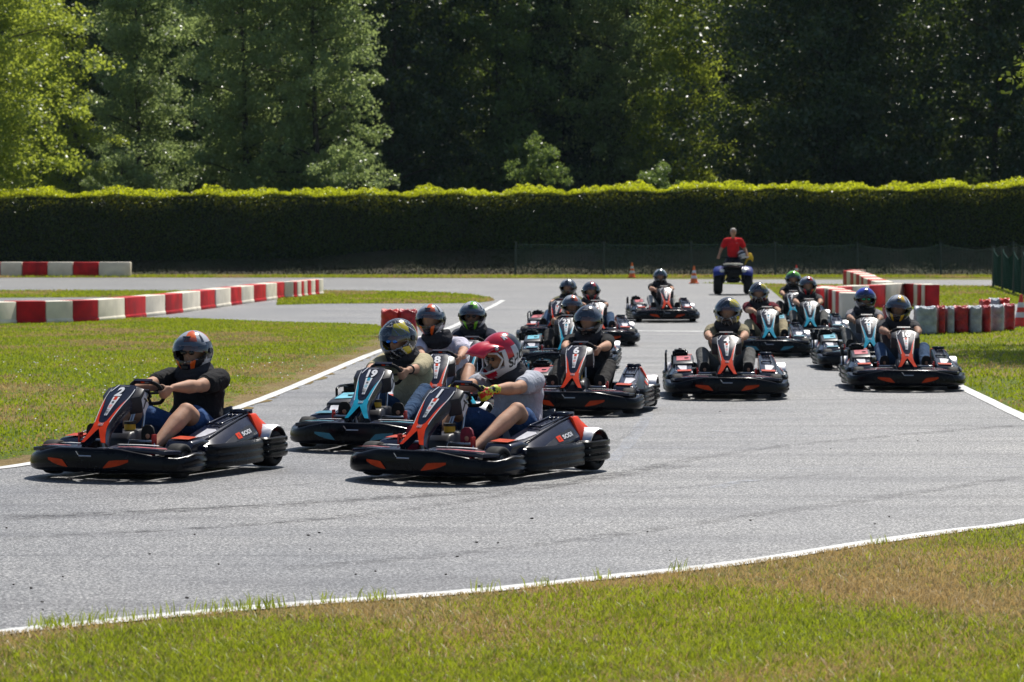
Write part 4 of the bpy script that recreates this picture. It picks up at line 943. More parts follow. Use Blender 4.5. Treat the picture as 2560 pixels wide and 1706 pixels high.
def driver(base, rel_extra, spec, label):
    """seated driver in the kart frame. spec keys: shirt, sleeve ('short'/'long'/'half'), pants, short (bool), shoe, helmet design..., head=(dx, db, z), yaw, pitch, roll, build"""
    loc, rot = base; r = empty('person', loc + Vector((0, 0, .08)), rot); tag(r, label, 'person', 'helmeted kart drivers')
    Z = Vector((0, 0, -.08)); k = lambda x, b, z: Vector(K(x, b, z)) + Z
    bw = spec.get('build', 1.0); vox = spec.get('vox', .011); sk = spec.get('skin', M['skin'])
    hd = spec.get('head', (0, 1.42, .89)); lean = spec.get('lean', 0.0)
    hc = k(hd[0], hd[1], hd[2] - .02)
    tb = spec.get('tb', .04); hip = k(lean * .3, 1.54 + tb * .8, .24); chest = k(lean * .7 + hd[0] * .3, 1.53 + tb, .50); neck0 = k(hd[0] * .75 + lean, 1.48 + tb * .7, min(.76, hd[2] - .17)); sh_z = neck0.z - .05
    shl = {s: Vector((neck0.x + s * .175 * bw, neck0.y + .02, sh_z)) for s in (-1, 1)}
    wc = Vector(K(0, .87, .595)) + Z; al = R(32); n_ = Vector((0, math.cos(al), math.sin(al))); u_ = Vector((0, -math.sin(al), math.cos(al)))
    body = MB(); body.capsule(hip, chest, .13 * bw, .135 * bw, 16); body.capsule(chest + Vector((-.07 * bw, 0, .05)), chest + Vector((.07 * bw, 0, .05)), .11, .11, 14); body.capsule(neck0 - Vector((0, 0, .05)), hc - Vector((0, 0, .06)), .06, .062, 12)
    rotH = Matrix.Rotation(R(spec.get('roll', 0)), 3, 'Y') @ Matrix.Rotation(R(-spec.get('yaw', 0)), 3, 'Z') @ Matrix.Rotation(R(spec.get('pitch', 0)), 3, 'X')
    H = lambda x, y, z: hc + rotH @ Vector((x, y, z))
    body.ell(H(0, .005, .005), (.078, .098, .105), rot=rotH); body.ell(H(0, -.055, -.045), (.055, .045, .055), rot=rotH)
    body.capsule(H(0, -.098, .012), H(0, -.118, -.018), .009, .014, 8); body.capsule(H(-.022, -.098, -.048), H(.022, -.098, -.048), .009, .009, 6); body.capsule(H(-.045, -.085, .03), H(.045, -.085, .03), .012, .012, 8)
    for s in (-1, 1): body.ell(H(s * .08, .005, 0), (.012, .022, .03), nu=8, nv=6, rot=rotH)
    shirt = MB(); pants = MB(); sleeve = spec.get('sleeve', 'short'); gm = spec.get('glove'); glove = {-1: MB(), 1: MB()}; ang = spec.get('steer', 0)
    shirt.capsule(hip + Vector((0, -.01, .02)), chest, .16 * bw, .165 * bw, 18); shirt.capsule(chest + Vector((-.075 * bw, 0, .06)), chest + Vector((.075 * bw, 0, .06)), .125, .125, 16)
    if bw > 1.05: shirt.ell(chest + Vector((0, -.05, -.14)), (.19 * bw, .17, .16))
    shirt.capsule(shl[-1] + Vector((.03, 0, 0)), shl[1] - Vector((.03, 0, 0)), .085, .085, 14); shirt.capsule(neck0 - Vector((0, 0, .04)), neck0 + Vector((0, 0, .0)), .085, .075, 12)
    for s in (-1, 1):
        a = R(ang) * 1; d = Vector((1, 0, 0)) * math.cos(a) * s + u_ * math.sin(a) * s; t = (u_ * math.cos(a) - Vector((1, 0, 0)) * math.sin(a)); hcn = wc + d * .132
        sh = shl[s]; out = d
        wr = hcn + out * .045 + n_ * .085 + Vector((0, .01, -.01))
        mid = (sh + wr) / 2; reach = (wr - sh).length; drop = math.sqrt(max(.0, .29 ** 2 - (reach / 2) ** 2)) if reach < .58 else 0.0
        el = mid + Vector((s * .85, .05, -.6)).normalized() * max(drop, .035)
        body.capsule(sh, el, .058 * bw, .045 * bw, 12); body.capsule(el, (el * .6 + wr * .4), .045, .047 * bw, 12); body.capsule(el * .6 + wr * .4, wr, .046 * bw, .029, 12)
        tt = t * (1 if True else -1)
        hand(body, hcn, tt, out, n_, 1.0, wr)
        if gm: hand(glove[s], hcn, tt, out, n_, 1.22, wr * .5 + hcn * .5); glove[s].capsule(wr, wr + (el - wr) * .12, .037, .038, 10)
        if sleeve == 'long': shirt.capsule(sh, el, .085 * bw, .067, 14); shirt.capsule(el, wr, .066, .046, 12)
        elif sleeve == 'half': shirt.capsule(sh, el, .085 * bw, .068, 14); shirt.capsule(el, el + (wr - el) * .3, .066, .062, 12)
        else: e2 = sh + (el - sh) * .62; shirt.capsule(sh, e2, .075 * bw, .067 * bw, 14)
        # legs
        kn = k(s * spec.get('knee', .25), spec.get('kneeb', 1.10), spec.get('kneez', .44)); an = k(s * .23, .56, .20); hp = hip + Vector((s * .1, -.02, -.03))
        body.capsule(hp, kn, .085 * bw, .058 * bw, 14); body.capsule(kn, kn * .7 + an * .3, .055 * bw, .058 * bw, 12); body.capsule(kn * .7 + an * .3, an, .058 * bw, .036, 12)
        body.capsule(an, k(s * .235, .50, .30), .036, .03, 8)
        if spec.get('short'):
            e2 = hp + (kn - hp) * spec.get('hem', .68); pants.capsule(hp, e2, .112 * bw, .1 * bw, 14)
        else:
            pants.capsule(hp, kn, .108 * bw, .074, 14); pants.capsule(kn, kn * .6 + an * .4, .072, .068, 12); pants.capsule(kn * .6 + an * .4, an, .068, .05, 12)
    pants.capsule(hip + Vector((-.08, 0, -.02)), hip + Vector((.08, 0, -.02)), .13 * bw, .13 * bw, 14)
    remesh('body', body, sk, max(.011, vox), 2, r)
    remesh('shirt', shirt, spec['shirt'], vox, 4, r); remesh('shorts' if spec.get('short') else 'trousers', pants, spec['pants'], vox, 4, r)
    if gm:
        for s in (-1, 1): remesh('glove', glove[s], gm, .008, 1, r)
    for s in (-1, 1):      # shoes stand on their heels with the soles towards the nose
        q = MB(); rows = []
        for t_, w_, th in ((-.045, .03, .045), (-.02, .037, .06), (.04, .04, .06), (.10, .05, .05), (.16, .05, .042), (.20, .04, .03), (.22, .018, .016)):
            c = k(s * .235, .49 - .03 * t_ * 3, .185 + t_ * .88); rows.append([c + Vector((w_ * math.cos(a), .02 + th * .9 * max(-.25, math.sin(a)), .0)) for a in LIN(0, 2 * math.pi, 13)[:-1]])
        o = link_mesh('shoe', q.grid(rows, closed=True, caps=True).mesh('shoe', spec.get('shoe', M['ink']), True, 60), r)
        q2 = MB(); q2.grid([[(p + Vector((0, -.012, 0))), ] * 1 + [p] for p in rows[0]], closed=False) if False else None
        sole = MB(); srow = []
        for i_, row in enumerate(rows):
            c = sum(row, Vector()) / 12; wd = (row[0] - row[6]).length / 2 + .004; y0 = min(p.y for p in row)
            srow.append([Vector((c.x - wd, y0 + .012, row[0].z)), Vector((c.x - wd, y0 - .008, row[0].z)), Vector((c.x + wd, y0 - .008, row[0].z)), Vector((c.x + wd, y0 + .012, row[0].z))])
        link_mesh('sole', sole.grid(srow, closed=True, caps=True).mesh('sole', spec.get('sole', M['rubber']), True, 50), o)
    # neck scarf: lumpy ring
    q = MB(); cen = neck0 * .62 + (hc - Vector((0, 0, .1))) * .38
    for z_, rr_ in ((-.07, .10), (-.035, .118), (.0, .115), (.035, .095)):
        q.tube([cen + Vector((rr_ * math.cos(a) * 1.05, rr_ * math.sin(a) + .012, z_ + .012 * math.sin(a) + .008 * math.sin(3 * a + z_ * 50))) for a in LIN(0, 2 * math.pi, 21)[:-1]], .034, 8, closed=True)
    remesh('neck_scarf', q, spec.get('scarf', M['scarf']), .01, 3, r)
    if spec.get('glasses'):
        q = MB()
        for s in (-1, 1): q.ell(H(s * .033, -.11, .012), (.026, .008, .017), nu=12, nv=8, rot=rotH)
        q.capsule(H(-.03, -.113, .018), H(.03, -.113, .018), .003, .003, 6); q.build('glasses', spec['glasses'], r, True)
    if spec.get('pack'):
        q = MB()
        for s in (-1, 1): q.capsule(shl[s] + Vector((-s * .04, -.085, .02)), chest + Vector((s * .1, -.14, -.05)), .028, .028, 8)
        q.build('shoulder_straps', spec['pack'], r, True)
    if spec.get('watch'):
        q = MB(); c = wr + (el - wr) * .12; ax_ = (el - wr).normalized(); p1 = ax_.orthogonal().normalized(); p2 = ax_.cross(p1); q.tube([c + p1 * .035 * math.cos(a) + p2 * .035 * math.sin(a) for a in LIN(0, 2 * math.pi, 15)[:-1]], .008, 6, closed=True); q.build('bracelet', M['ink'], r, True)
    key = spec['helmet']
    if key not in HCACHE: HCACHE[key] = helmet_meshes(*key)
    me, subs = HCACHE[key]; sc = spec.get('hs', 1.0) * 1.1
    h = link_mesh('helmet', me, r); h.matrix_local = Matrix.Translation(hc + Vector((0, 0, .005))) @ rotH.to_4x4() @ Matrix.Scale(sc, 4)
    for sn, sm in subs: link_mesh(sn, sm, h)
    return r
M['scarf'] = cloth('dark_scarf', (.035, .035, .042)); M['tee_black'] = cloth('black_jersey', (.016, .016, .018)); M['tee_grey'] = cloth('light_grey_jersey', (.42, .44, .5)); M['tee_white'] = cloth('white_lilac_jersey', (.58, .56, .66))
M['khaki'] = cloth('khaki_cotton', (.25, .22, .14)); M['beige'] = cloth('beige_cotton', (.42, .37, .24)); M['navy'] = cloth('navy_cotton', (.015, .02, .04)); M['jeans'] = cloth('denim', (.035, .075, .15)); M['blueshorts'] = cloth('blue_shorts', (.04, .09, .22))
M['tee_dgrey'] = cloth('charcoal_jersey', (.05, .05, .055)); M['tee_mgrey'] = cloth('mid_grey_jersey', (.2, .2, .22)); M['trs_grey'] = cloth('grey_trousers', (.12, .12, .115)); M['trs_dark'] = cloth('dark_trousers', (.035, .033, .032)); M['trs_beige'] = cloth('sand_trousers', (.38, .32, .2)); M['trs_light'] = cloth('pale_trousers', (.4, .4, .38))
M['maroon'] = cloth('maroon_top', (.12, .008, .02)); M['redcloth'] = cloth('red_straps', (.6, .02, .04)); M['camo'] = cloth('olive_patterned_top', (.12, .12, .06)); M['brown'] = cloth('brown_top', (.12, .08, .05))
M['glove'] = mat('red_and_yellow_glove', (.6, .05, .02), .6, vary=None); 
_n = M['glove'].node_tree; _b = _n.nodes['Principled BSDF']; _tc = _n.nodes.new('ShaderNodeTexCoord'); _f = noise(_n, _tc.outputs['Object'], 22, 2); _r = ramp(_n, _f, [(.44, (.6, .03, .01)), (.47, (.5, .55, .03)), (.6, (.5, .55, .03)), (.62, (.02, .02, .02))]); _n.links.new(_r.outputs[0], _b.inputs['Base Color'])
M['shoe_red'] = mat('dark_red_sole', (.2, .01, .03), .7, vary=(30, .7, 1.3)); M['lens_blue'] = mat('blue_mirror_lens', (.02, .2, .9), .1, metal=.8); M['lens_dark'] = mat('dark_lens', (.01, .01, .012), .1); M['lens_green'] = mat('green_mirror_lens', (.02, .35, .2), .12, metal=.8)
M['shoe_brown'] = mat('brown_shoe', (.1, .06, .04), .6, vary=(20, .7, 1.3))
KD = [
 # px, py, rel yaw, scheme, number, kart label, driver spec, driver label
 (211, 1203, 32, 'red', '2', 'black and orange kart number 2, leftmost kart nearest the infield grass',
  dict(shirt=M['tee_black'], pants=M['blueshorts'], short=True, helmet=('stripe', 'orange', 'black', 'silver'), head=(.0, 1.56, .885), yaw=-6, pitch=4, build=1.2, lean=.01, kneeb=.98, hs=1.04, glasses=M['lens_dark'], vox=.0115, tb=.1, knee=.27, kneez=.45, sole=M['rubber']), 'person in black t-shirt and blue shorts with orange-striped helmet in kart 2'),
 (1008, 1209, 33, 'red', '1', 'black and orange kart number 1 in the middle foreground, right of kart 19',
  dict(shirt=M['tee_grey'], pants=M['blueshorts'], short=True, helmet=('mx', 'mxred', 'white', 'white', True), head=(-.05, 1.44, .885), yaw=24, pitch=22, roll=0, build=1.14, hs=1.04, glove=M['glove'], glasses=M['lens_dark'], vox=.0115, tb=.1, knee=.29, kneez=.47, sole=M['shoe_red']), 'person with peaked red and white helmet, grey t-shirt and red-yellow gloves'),
 (880, 1131, 19, 'teal', '19', 'black and teal kart number 19 between kart 2 and the red-white peaked helmet',
  dict(shirt=M['beige'], sleeve='half',  pants=M['jeans'], helmet=('claw', 'yellow', 'black', 'silver'), head=(-.08, 1.46, .885), yaw=14, pitch=14, hs=1.1, glasses=M['lens_blue'], watch=True, vox=.0115, tb=.1, knee=.27), 'person in beige rolled-sleeve top and jeans with black-yellow helmet in kart 19'),
 (1424, 1041, 8, 'red', '6', 'black and orange kart number 6 right of the peaked red helmet',
  dict(shirt=M['tee_black'], pants=M['trs_dark'], helmet=('dark', 'grey', 'black', 'black'), head=(-.01, 1.46, .89), yaw=8, pitch=6, vox=.0125, hs=1.03, build=1.06), 'person in black t-shirt and dark trousers with black helmet in kart 6'),
 (1082, 1077, 5, 'red', '8', 'kart mostly hidden behind kart 19 and its driver in lilac t-shirt',
  dict(shirt=M['tee_white'], pants=M['trs_grey'], short=True, helmet=('stripe', 'orange', 'black', 'silver'), head=(-.145, 1.46, .965), yaw=12, pitch=2, hs=.97, vox=.0125, lean=.05, build=1.12, knee=.24, kneez=.5), 'person in pale lilac t-shirt with orange-striped helmet behind kart 19'),
 (1163, 1019, 5, 'teal', '7', 'kart hidden behind the peaked red helmet, driver with green-striped helmet',
  dict(shirt=M['navy'], pants=M['navy'], helmet=('stripe', 'green', 'black', 'white'), head=(-.05, 1.46, .9), yaw=4, pitch=2, vox=.017, skin=M['skin2'], glasses=M['lens_dark']), 'person in navy top with green-striped helmet behind the peaked red helmet'),
 (1413, 928, 2, 'teal', '23', 'black and teal kart number 23 behind kart 6',
  dict(shirt=M['brown'], pants=M['trs_dark'], helmet=('stripe', 'orange', 'grey', 'silver'), head=(.04, 1.46, .80), yaw=-4, pitch=4, vox=.019, hs=.97, skin=M['skin2']), 'person with silver-orange helmet sitting low in teal kart 23'),
 (1383, 858, 9, 'red', '7', 'black and red kart behind kart 23, leftmost of the far group',
  dict(shirt=M['camo'], pants=M['jeans'], helmet=('dark', 'grey', 'grey', 'silver'), head=(.02, 1.46, .86), yaw=6, pitch=0, vox=.021, hs=.95), 'person in olive sleeveless top with plain grey helmet behind kart 23'),
 (1498, 866, -4, 'red', '3', 'black kart whose pod shows right of the black helmet of kart 6',
  dict(shirt=M['tee_dgrey'], pants=M['jeans'], helmet=('stripe', 'red', 'black', 'grey'), head=(-.03, 1.46, .83), yaw=0, pitch=0, vox=.019, hs=1.0), 'person in charcoal t-shirt with red-topped black helmet above kart 6'),
 (1669, 806, -5, 'red', '5', 'small far black and red kart alone in the middle of the track',
  dict(shirt=M['tee_black'], pants=M['trs_light'], helmet=('dark', 'silver', 'grey', 'teal'), head=(-.02, 1.46, .88), yaw=0, pitch=4, vox=.021, hs=.95, sleeve='short'), 'person in black with grey helmet in the lone far kart'),
 (1819, 1000, -1, 'red', '4', 'black and orange kart number 4 facing the camera right of kart 6',
  dict(shirt=M['khaki'], pants=M['trs_grey'], helmet=('claw', 'yellow', 'black', 'silver'), head=(.03, 1.46, .905), yaw=6, pitch=2, vox=.0125, hs=1.04, knee=.26, kneez=.45), 'person in khaki t-shirt with black-yellow helmet in kart 4'),
 (1925, 893, -3, 'teal', '20', 'black and teal kart behind kart 4, its driver wearing red straps',
  dict(shirt=M['maroon'], pants=M['trs_beige'], helmet=('claw', 'yellow', 'black', 'white'), head=(-.09, 1.46, .89), yaw=0, pitch=4, vox=.019, pack=M['redcloth'], build=1.05), 'person in maroon top with red straps and black-yellow helmet behind kart 4'),
 (1983, 826, 0, 'teal', '27', 'teal kart farthest back between two other teal karts on the right',
  dict(shirt=M['tee_black'], pants=M['trs_dark'], helmet=('dark', 'green', 'teal', 'green'), head=(0, 1.46, .9), yaw=0, pitch=0, vox=.021), 'person in black with dark green helmet, farthest of the right group'),
 (2027, 860, -2, 'teal', '21', 'black and teal kart in front of the red and white wall end',
  dict(shirt=M['tee_dgrey'], pants=M['trs_grey'], helmet=('stripe', 'red', 'grey', 'silver'), head=(0, 1.46, .9), yaw=-4, pitch=0, vox=.019), 'person in charcoal top with silver and red-chinned helmet near the wall end'),
 (2178, 926, -4, 'teal', '22', 'black and teal kart just left of the rightmost orange kart',
  dict(shirt=M['tee_mgrey'], pants=M['trs_grey'], helmet=('dark', 'blue', 'navy', 'blue'), head=(.02, 1.46, .89), yaw=-6, pitch=0, vox=.019, glasses=M['lens_green'], skin=M['skin2']), 'person in grey t-shirt with blue helmet and green mirrored glasses'),
 (2272, 979, -4, 'red', '10', 'black and orange kart at the far right facing the camera',
  dict(shirt=M['tee_dgrey'], pants=M['jeans'], helmet=('stripe', 'gold', 'black', 'silver'), head=(-.02, 1.46, .9), yaw=6, pitch=6, roll=6, vox=.0125, hs=1.03, knee=.25, skin=M['skin2']), 'person in charcoal t-shirt with yellow-striped helmet in the rightmost kart'),
]
for (px, py, rel, sch, num, kl, sp, dl) in KD:
    b = kart(px, py, rel, sch, num, kl)
    driver(b, 0, sp, dl)
# ================================================================== BARRIERS, CONES, QUAD
M['bar_red'] = mat('barrier_red', (.5, .012, .016), .5, spec=.2, vary=(3, .7, 1.35), bump=(6, .3, .01)); M['bar_white'] = mat('barrier_white', (.84, .77, .63), .55, spec=.2, vary=(2.5, .8, 1.05), bump=(6, .3, .01))
def wall(name, top_pts, h, wd, label, first=0, zb=0):
    """row of plastic blocks; top_pts are the pixels of the upper front edge at every joint"""
    P = []
    for px, py in top_pts:
        d = (CAM_H - h) * F_PX / (py - HOR); P.append(Vector(((px - 1280) / F_PX * d, d, 0)))
    root = empty(name, P[0]); tag(root, label, 'barrier'); N = len(P); nr = []
    for i in range(N):
        t = (P[min(i + 1, N - 1)] - P[max(i - 1, 0)]).normalized(); n = Vector((-t.y, t.x, 0)); nr.append(n if n.y > 0 else -n)
    for i in range(N - 1):
        a, b = P[i], P[i + 1]; g = (b - a).normalized() * .006; a_, b_ = a + g - P[0], b - g - P[0]; q = MB(); jz = random.uniform(-.006, .006); jo = nr[i] * random.uniform(-.012, .012)
        rows = []
        for p, n in ((a_, nr[i]), (b_, nr[i + 1])):
            rows.append([p + jo + n * o + Vector((0, 0, z)) for o, z in ((-.02, -.02), (-.02, .05), (0, .07), (0, h + jz), (wd, h + jz), (wd, -.02))])
        q.grid(rows, closed=True, caps=True, flip=(b.x > a.x)); 
        bevelled(q, 'block', [M['bar_red'], M['bar_white']][(i + first) % 2], .018, 2, root)
    return root
Z3 = lambda x, y: (x / 2.353, 600 + y / 2.353)
wall('long_barrier', [(-106, 757), (-30, 756.5)] + [Z3(*p) for p in ((98, 362), (270, 360), (430, 356), (580, 352), (735, 341), (858, 331), (975, 321), (1075, 312), (1180, 300), (1268, 291), (1355, 281), (1420, 274), (1493, 266), (1565, 259), (1628, 252), (1675, 247), (1728, 246), (1750, 245), (1772, 243), (1790, 241), (1810, 239), (1832, 237), (1858, 235), (1878, 233), (1905, 231))], .42, .4,
     'long winding red and white block barrier across the left of the picture', 0)
def flat_wall(name, x0, x1, y, h, bounds, label, first):
    root = empty(name, (0, y, 0)); tag(root, label, 'barrier')
    for i in range(len(bounds) - 1):
        a = (bounds[i] - 1280) / F_PX * y; b = (bounds[i + 1] - 1280) / F_PX * y; q = MB().box(((a + b) / 2, .25, h / 2), (b - a - .02, .45, h)); bevelled(q, 'block', [M['bar_red'], M['bar_white']][(i + first) % 2], .03, 2, root)
flat_wall('far_barrier', 0, 0, 113.0, .56, [-130, -62, 0, 55, 118, 182, 246, 326], 'distant red and white block barrier in the shade of the hedge at far left', 1)
W = lambda x, y: (2080 + x / 4.9, 580 + y / 4.9)
wall('receding_barrier', [W(190, 462), W(250, 466), W(305, 473), W(350, 481), W(397, 491), W(440, 502), W(480, 513), W(520, 524), (2192, 691), (2200, 694.5), (2210, 698), (2222, 702), (2236, 706)], .47, .45, 'receding red and white barrier with wide pale top, farthest of the right group', 0)
wall('middle_barrier', [(2040, 722), (2062, 720.5), (2097, 718), (2132, 715.5), (2172, 713.5), (2215.5, 711.5), (2259.6, 708.5), (2283, 709.5), (2293, 711), (2302, 711.5), (2310, 712), (2319, 712)], .53, .42, 'middle red and white barrier with broad blocks behind the blue helmet', 0)
wall('near_barrier', [(2106, 735), (2098, 731.5), (2090, 728.5), (2078, 724.5), (2068, 721.5), (2058, 719), (2050, 717), (2043, 715.2)], .51, .40, 'nearest red and white barrier of the right group, its pale scuffed end facing the track', 1) if False else None
# the nearest one of the right group is built from its end block
def near_wall():
    e = Vector((*gp(2106, 797), 0)); e2 = Vector((*gp(2155, 798), 0)); f = Vector((*gp(2042, 770), 0)); root = empty('near_barrier', e); tag(root, 'nearest red and white barrier of the right group, its pale scuffed end facing the track', 'barrier')
    ax = (f - e).normalized(); L = (f - e).length; wv = e2 - e; n = 8
    for i in range(n):
        a = ax * (L * i / n + .005); b = ax * (L * (i + 1) / n - .005); q = MB().add([a, a + wv, b + wv, b] + [p + Vector((0, 0, .52)) for p in (a, a + wv, b + wv, b)], [(3, 2, 1, 0), (4, 5, 6, 7), (0, 1, 5, 4), (1, 2, 6, 5), (2, 3, 7, 6), (3, 0, 4, 7)])
        bevelled(q, 'block', M['bar_white'] if i % 2 == 0 else M['bar_red'], .02, 2, root)
    q = MB().add([ax * -.004 + wv * u + Vector((0, -.012, z)) for u, z in ((.5, .02), (.62, .12), (.66, .27), (.72, .37), (.8, .34), (.84, .2), (.78, .05))], [tuple(range(7))]); q.build('rust_stain', mat('brown_stain', (.16, .08, .04), .8, vary=(30, .6, 1.6)), root)
near_wall()
# wrapped tyre stacks
M['wrap_red'] = mat('red_plastic_wrap', (.45, .012, .02), .3, spec=.5, vary=(9, .6, 1.3), bump=(14, .8, .03, 1.5)); M['wrap_grey'] = mat('pale_plastic_wrap', (.38, .42, .48), .4, spec=.45, vary=(8, .7, 1.2), bump=(14, .8, .03, 1.5))
M['wrap_bright'] = mat('scarlet_wrap', (.62, .02, .01), .35, vary=(9, .7, 1.2), bump=(14, .8, .03, 1.5))
def wrapped(name, px0, px1, py, h, m, label, group=None):
    x0, y = gp(px0, py); x1, _ = gp(px1, py); r = (x1 - x0) / 2; q = MB(); rows = []; ph = random.uniform(0, 6); dep = max(r, .24)
    for z, s in ((0, .96), (.05, 1.0), (h * .27, .99), (h * .33, .955), (h * .4, 1.0), (h * .62, 1.0), (h * .67, .955), (h * .73, .995), (h * .93, 1.0), (h * .985, .95), (h * 1.0, .8), (h * .97, .5), (h * .95, .1)):
        rows.append([(r * s * math.copysign(abs(math.cos(a)) ** .55, math.cos(a)) * (1 + .02 * math.sin(3 * a + ph + z * 7)), dep * s * math.copysign(abs(math.sin(a)) ** .6, math.sin(a)) * (1 + .03 * math.sin(4 * a + ph)), z + (.02 * math.sin(5 * a + ph) + .012 * math.sin(11 * a + ph * 2) if z > h * .9 else 0)) for a in LIN(0, 2 * math.pi, 33)[:-1]])
    o = q.grid(rows, closed=True, flip=False, caps=True).build(name, m, None, True); o.location = ((x0 + x1) / 2, y + dep, 0); tag(o, label, 'tyre stack', group); return o
nm = ['pale', 'red', 'pale narrow', 'red broad', 'pale wide', 'red', 'pale', 'dark red last']
for i, (a, b, yb, c, lb) in enumerate([(2212, 2243, 834, 0, 'dark red wrapped tyre stack between the two rightmost helmets'), (2290, 2346, 836, 1, 'widest pale grey wrapped tyre stack, right of the yellow-striped helmet'), (2346, 2366, 835, 0, 'narrow dark red wrapped stack right of the widest grey one'), (2365, 2389, 834, 1, 'narrow pale grey wrapped stack between two red ones'),
        (2387, 2425, 833, 0, 'broad red wrapped tyre stack in the middle of the row'), (2424, 2458, 833, 1, 'pale grey wrapped stack right of the broad red one'), (2457, 2481, 832, 0, 'slim dark red wrapped stack, fourth from the right end'), (2480, 2514, 829, 1, 'pale grey wrapped stack next to the last red one'), (2513, 2541, 826, 0, 'last red wrapped stack of the row beside the red cone')]):
    wrapped('wrapped_tyre_stack', a, b, yb, .455 + random.uniform(-.01, .015), M['wrap_grey'] if c else M['wrap_red'], lb, 'wrapped tyre stacks of the right-hand barrier')
for i, (a, b, yb, c) in enumerate([(2455, 2480, 812, 0), (2478, 2503, 808, 1), (2500, 2528, 808, 0)]):
    wrapped('wrapped_tyre_stack', a, b, yb, .46, M['wrap_grey'] if c else M['wrap_bright'], ['scarlet wrapped stack in the second row, leftmost', 'crinkled pale wrapped stack in the second row, middle', 'scarlet wrapped stack in the second row, rightmost'][i], 'wrapped tyre stacks of the right-hand barrier')
wrapped('wrapped_tyre_stack', 951, 998, 842, .44, M['wrap_bright'], 'left one of the two red wrapped tyre stacks behind the black-yellow helmet', 'red tyre stacks at the tip of the infield'); wrapped('wrapped_tyre_stack', 995, 1043, 842, .44, M['wrap_red'], 'right one of the two red wrapped tyre stacks, between two helmets', 'red tyre stacks at the tip of the infield')
# cones
M['cone_orange'] = mat('cone_orange', (.85, .17, .02), .45, vary=(8, .85, 1.1)); M['cone_red'] = mat('cone_red', (.8, .05, .03), .45, vary=(8, .85, 1.1)); M['cone_white'] = mat('cone_band', (.7, .68, .72), .4, vary=(8, .85, 1.1))
def cone(px, py, h, col, label, wf=1.0):
    r = empty('traffic_cone', (*gp(px, py), 0)); tag(r, label, 'traffic cone', 'traffic cones')
    pr = lambda t: (.13 - .105 * t) * h / .6 * wf; ring = lambda t, o=0: [((pr(t) + o) * math.cos(a), (pr(t) + o) * math.sin(a), .03 + t * (h - .03)) for a in LIN(0, 2 * math.pi, 21)[:-1]]
    MB().grid([ring(t) for t in (0, .3, .6, .9, 1.0)], closed=True, caps=True).build('cone_body', col, r, True, 50)
    bevelled(MB().box((0, 0, .015), (.34 * h / .6 * wf, .34 * h / .6 * wf, .03)), 'base', col, .008, 2, r)
    for a, b in ((.25, .42), (.58, .74)): MB().grid([ring(t, .003) for t in (a, b)], closed=True).build('white_band', M['cone_white'], r, True)
cone(1580, 694, .56, M['cone_orange'], 'orange cone with white bands on the far grass edge, left of the lone kart driver'); cone(1735, 709, .58, M['cone_orange'], 'orange cone standing on the tarmac just left of the quad bike')
cone(1991, 697, .5, M['cone_red'], 'red cone half hidden behind the dark green helmet'); cone(2553, 817, .6, M['cone_red'], 'red cone at the right edge beside the wrapped tyre row')
# quad bike with rider
M['quad_blue'] = mat('quad_blue', (.01, .025, .2), .35, spec=.4, coat=.1, vary=(6, .8, 1.2)); M['lamp'] = mat('lamp_glass', (.75, .75, .75), .12, spec=.8)
x, y = gp(1838, 737); quad = empty('quad_bike', (x, y + .8, 0), -math.atan((1838 - 1280) / F_PX)); tag(quad, 'blue and black quad bike coming along the far track', 'quad bike')
for s in (-1, 1):
    for yy, wd, nmw in ((-.62, .22, 'front_wheel'), (.62, .26, 'rear_wheel')):
        t = MB(); rows = []
        for k_ in range(33):
            a = 2 * math.pi * k_ / 32; kn = .012 * (k_ % 2); rows.append([(s * .42 + wd * p_, yy + (.29 * q_ + kn * (q_ > .9)) * math.cos(a), .3 + (.29 * q_ + kn * (q_ > .9)) * math.sin(a)) for p_, q_ in ((-.5, .5), (-.5, .84), (-.38, .98), (-.15, 1), (.15, 1), (.38, .98), (.5, .84), (.5, .5))])
        o = t.grid(rows, closed=True).build(nmw, M['rubber'], quad, True, 40); MB().tube([(s * .42 - wd * .3, yy, .3), (s * .42 + wd * .3, yy, .3)], .14, 16).build('rim', M['satin'], o, True, 40)
    for f, y0 in (('front_fender', -.62), ('rear_fender', .6)):
        rows = []
        for k_ in range(9):
            a = R(150) - R(125) * k_ / 8; rows.append([(s * xx, y0 + .36 * math.cos(a), .33 + .4 * math.sin(a) + dz) for xx, dz in ((.18, .06), (.34, .05), (.5, .02), (.545, -.03), (.54, -.06), (.5, -.01), (.34, .02), (.18, .03))])
        MB().grid(rows, closed=True, caps=True, flip=(s < 0)).build(f, M['quad_blue'], quad, True, 50)
    MB().ell((s * .3, -.93, .66), (.07, .04, .045)).build('headlight', M['lamp'], quad, True)
    MB().tube([(s * .1, -.25, 1.0), (s * .3, -.22, 1.03), (s * .43, -.14, .99)], [.014, .014, .018], 8).build('grip', M['rubber'], quad, True)
    MB().tube([(s * .12, -.7, .5), (s * .3, -.65, .3)], .02, 8).build('suspension_arm', M['satin'], quad, True)
q = MB().box((0, -.62, .5), (.34, .6, .34)).box((0, 0, .48), (.34, .8, .3)).box((0, .5, .5), (.36, .5, .3)); bevelled(q, 'engine_and_frame', M['plastic'], .03, 2, quad)
q = MB(); rows = [[(xx, yy, zz) for xx, zz in ((-w_, z_ - .1), (-w_, z_ - .02), (-w_ * .5, z_), (w_ * .5, z_), (w_, z_ - .02), (w_, z_ - .1))] for yy, w_, z_ in ((-1.0, .22, .66), (-.9, .26, .76), (-.6, .24, .8), (-.35, .2, .86))]
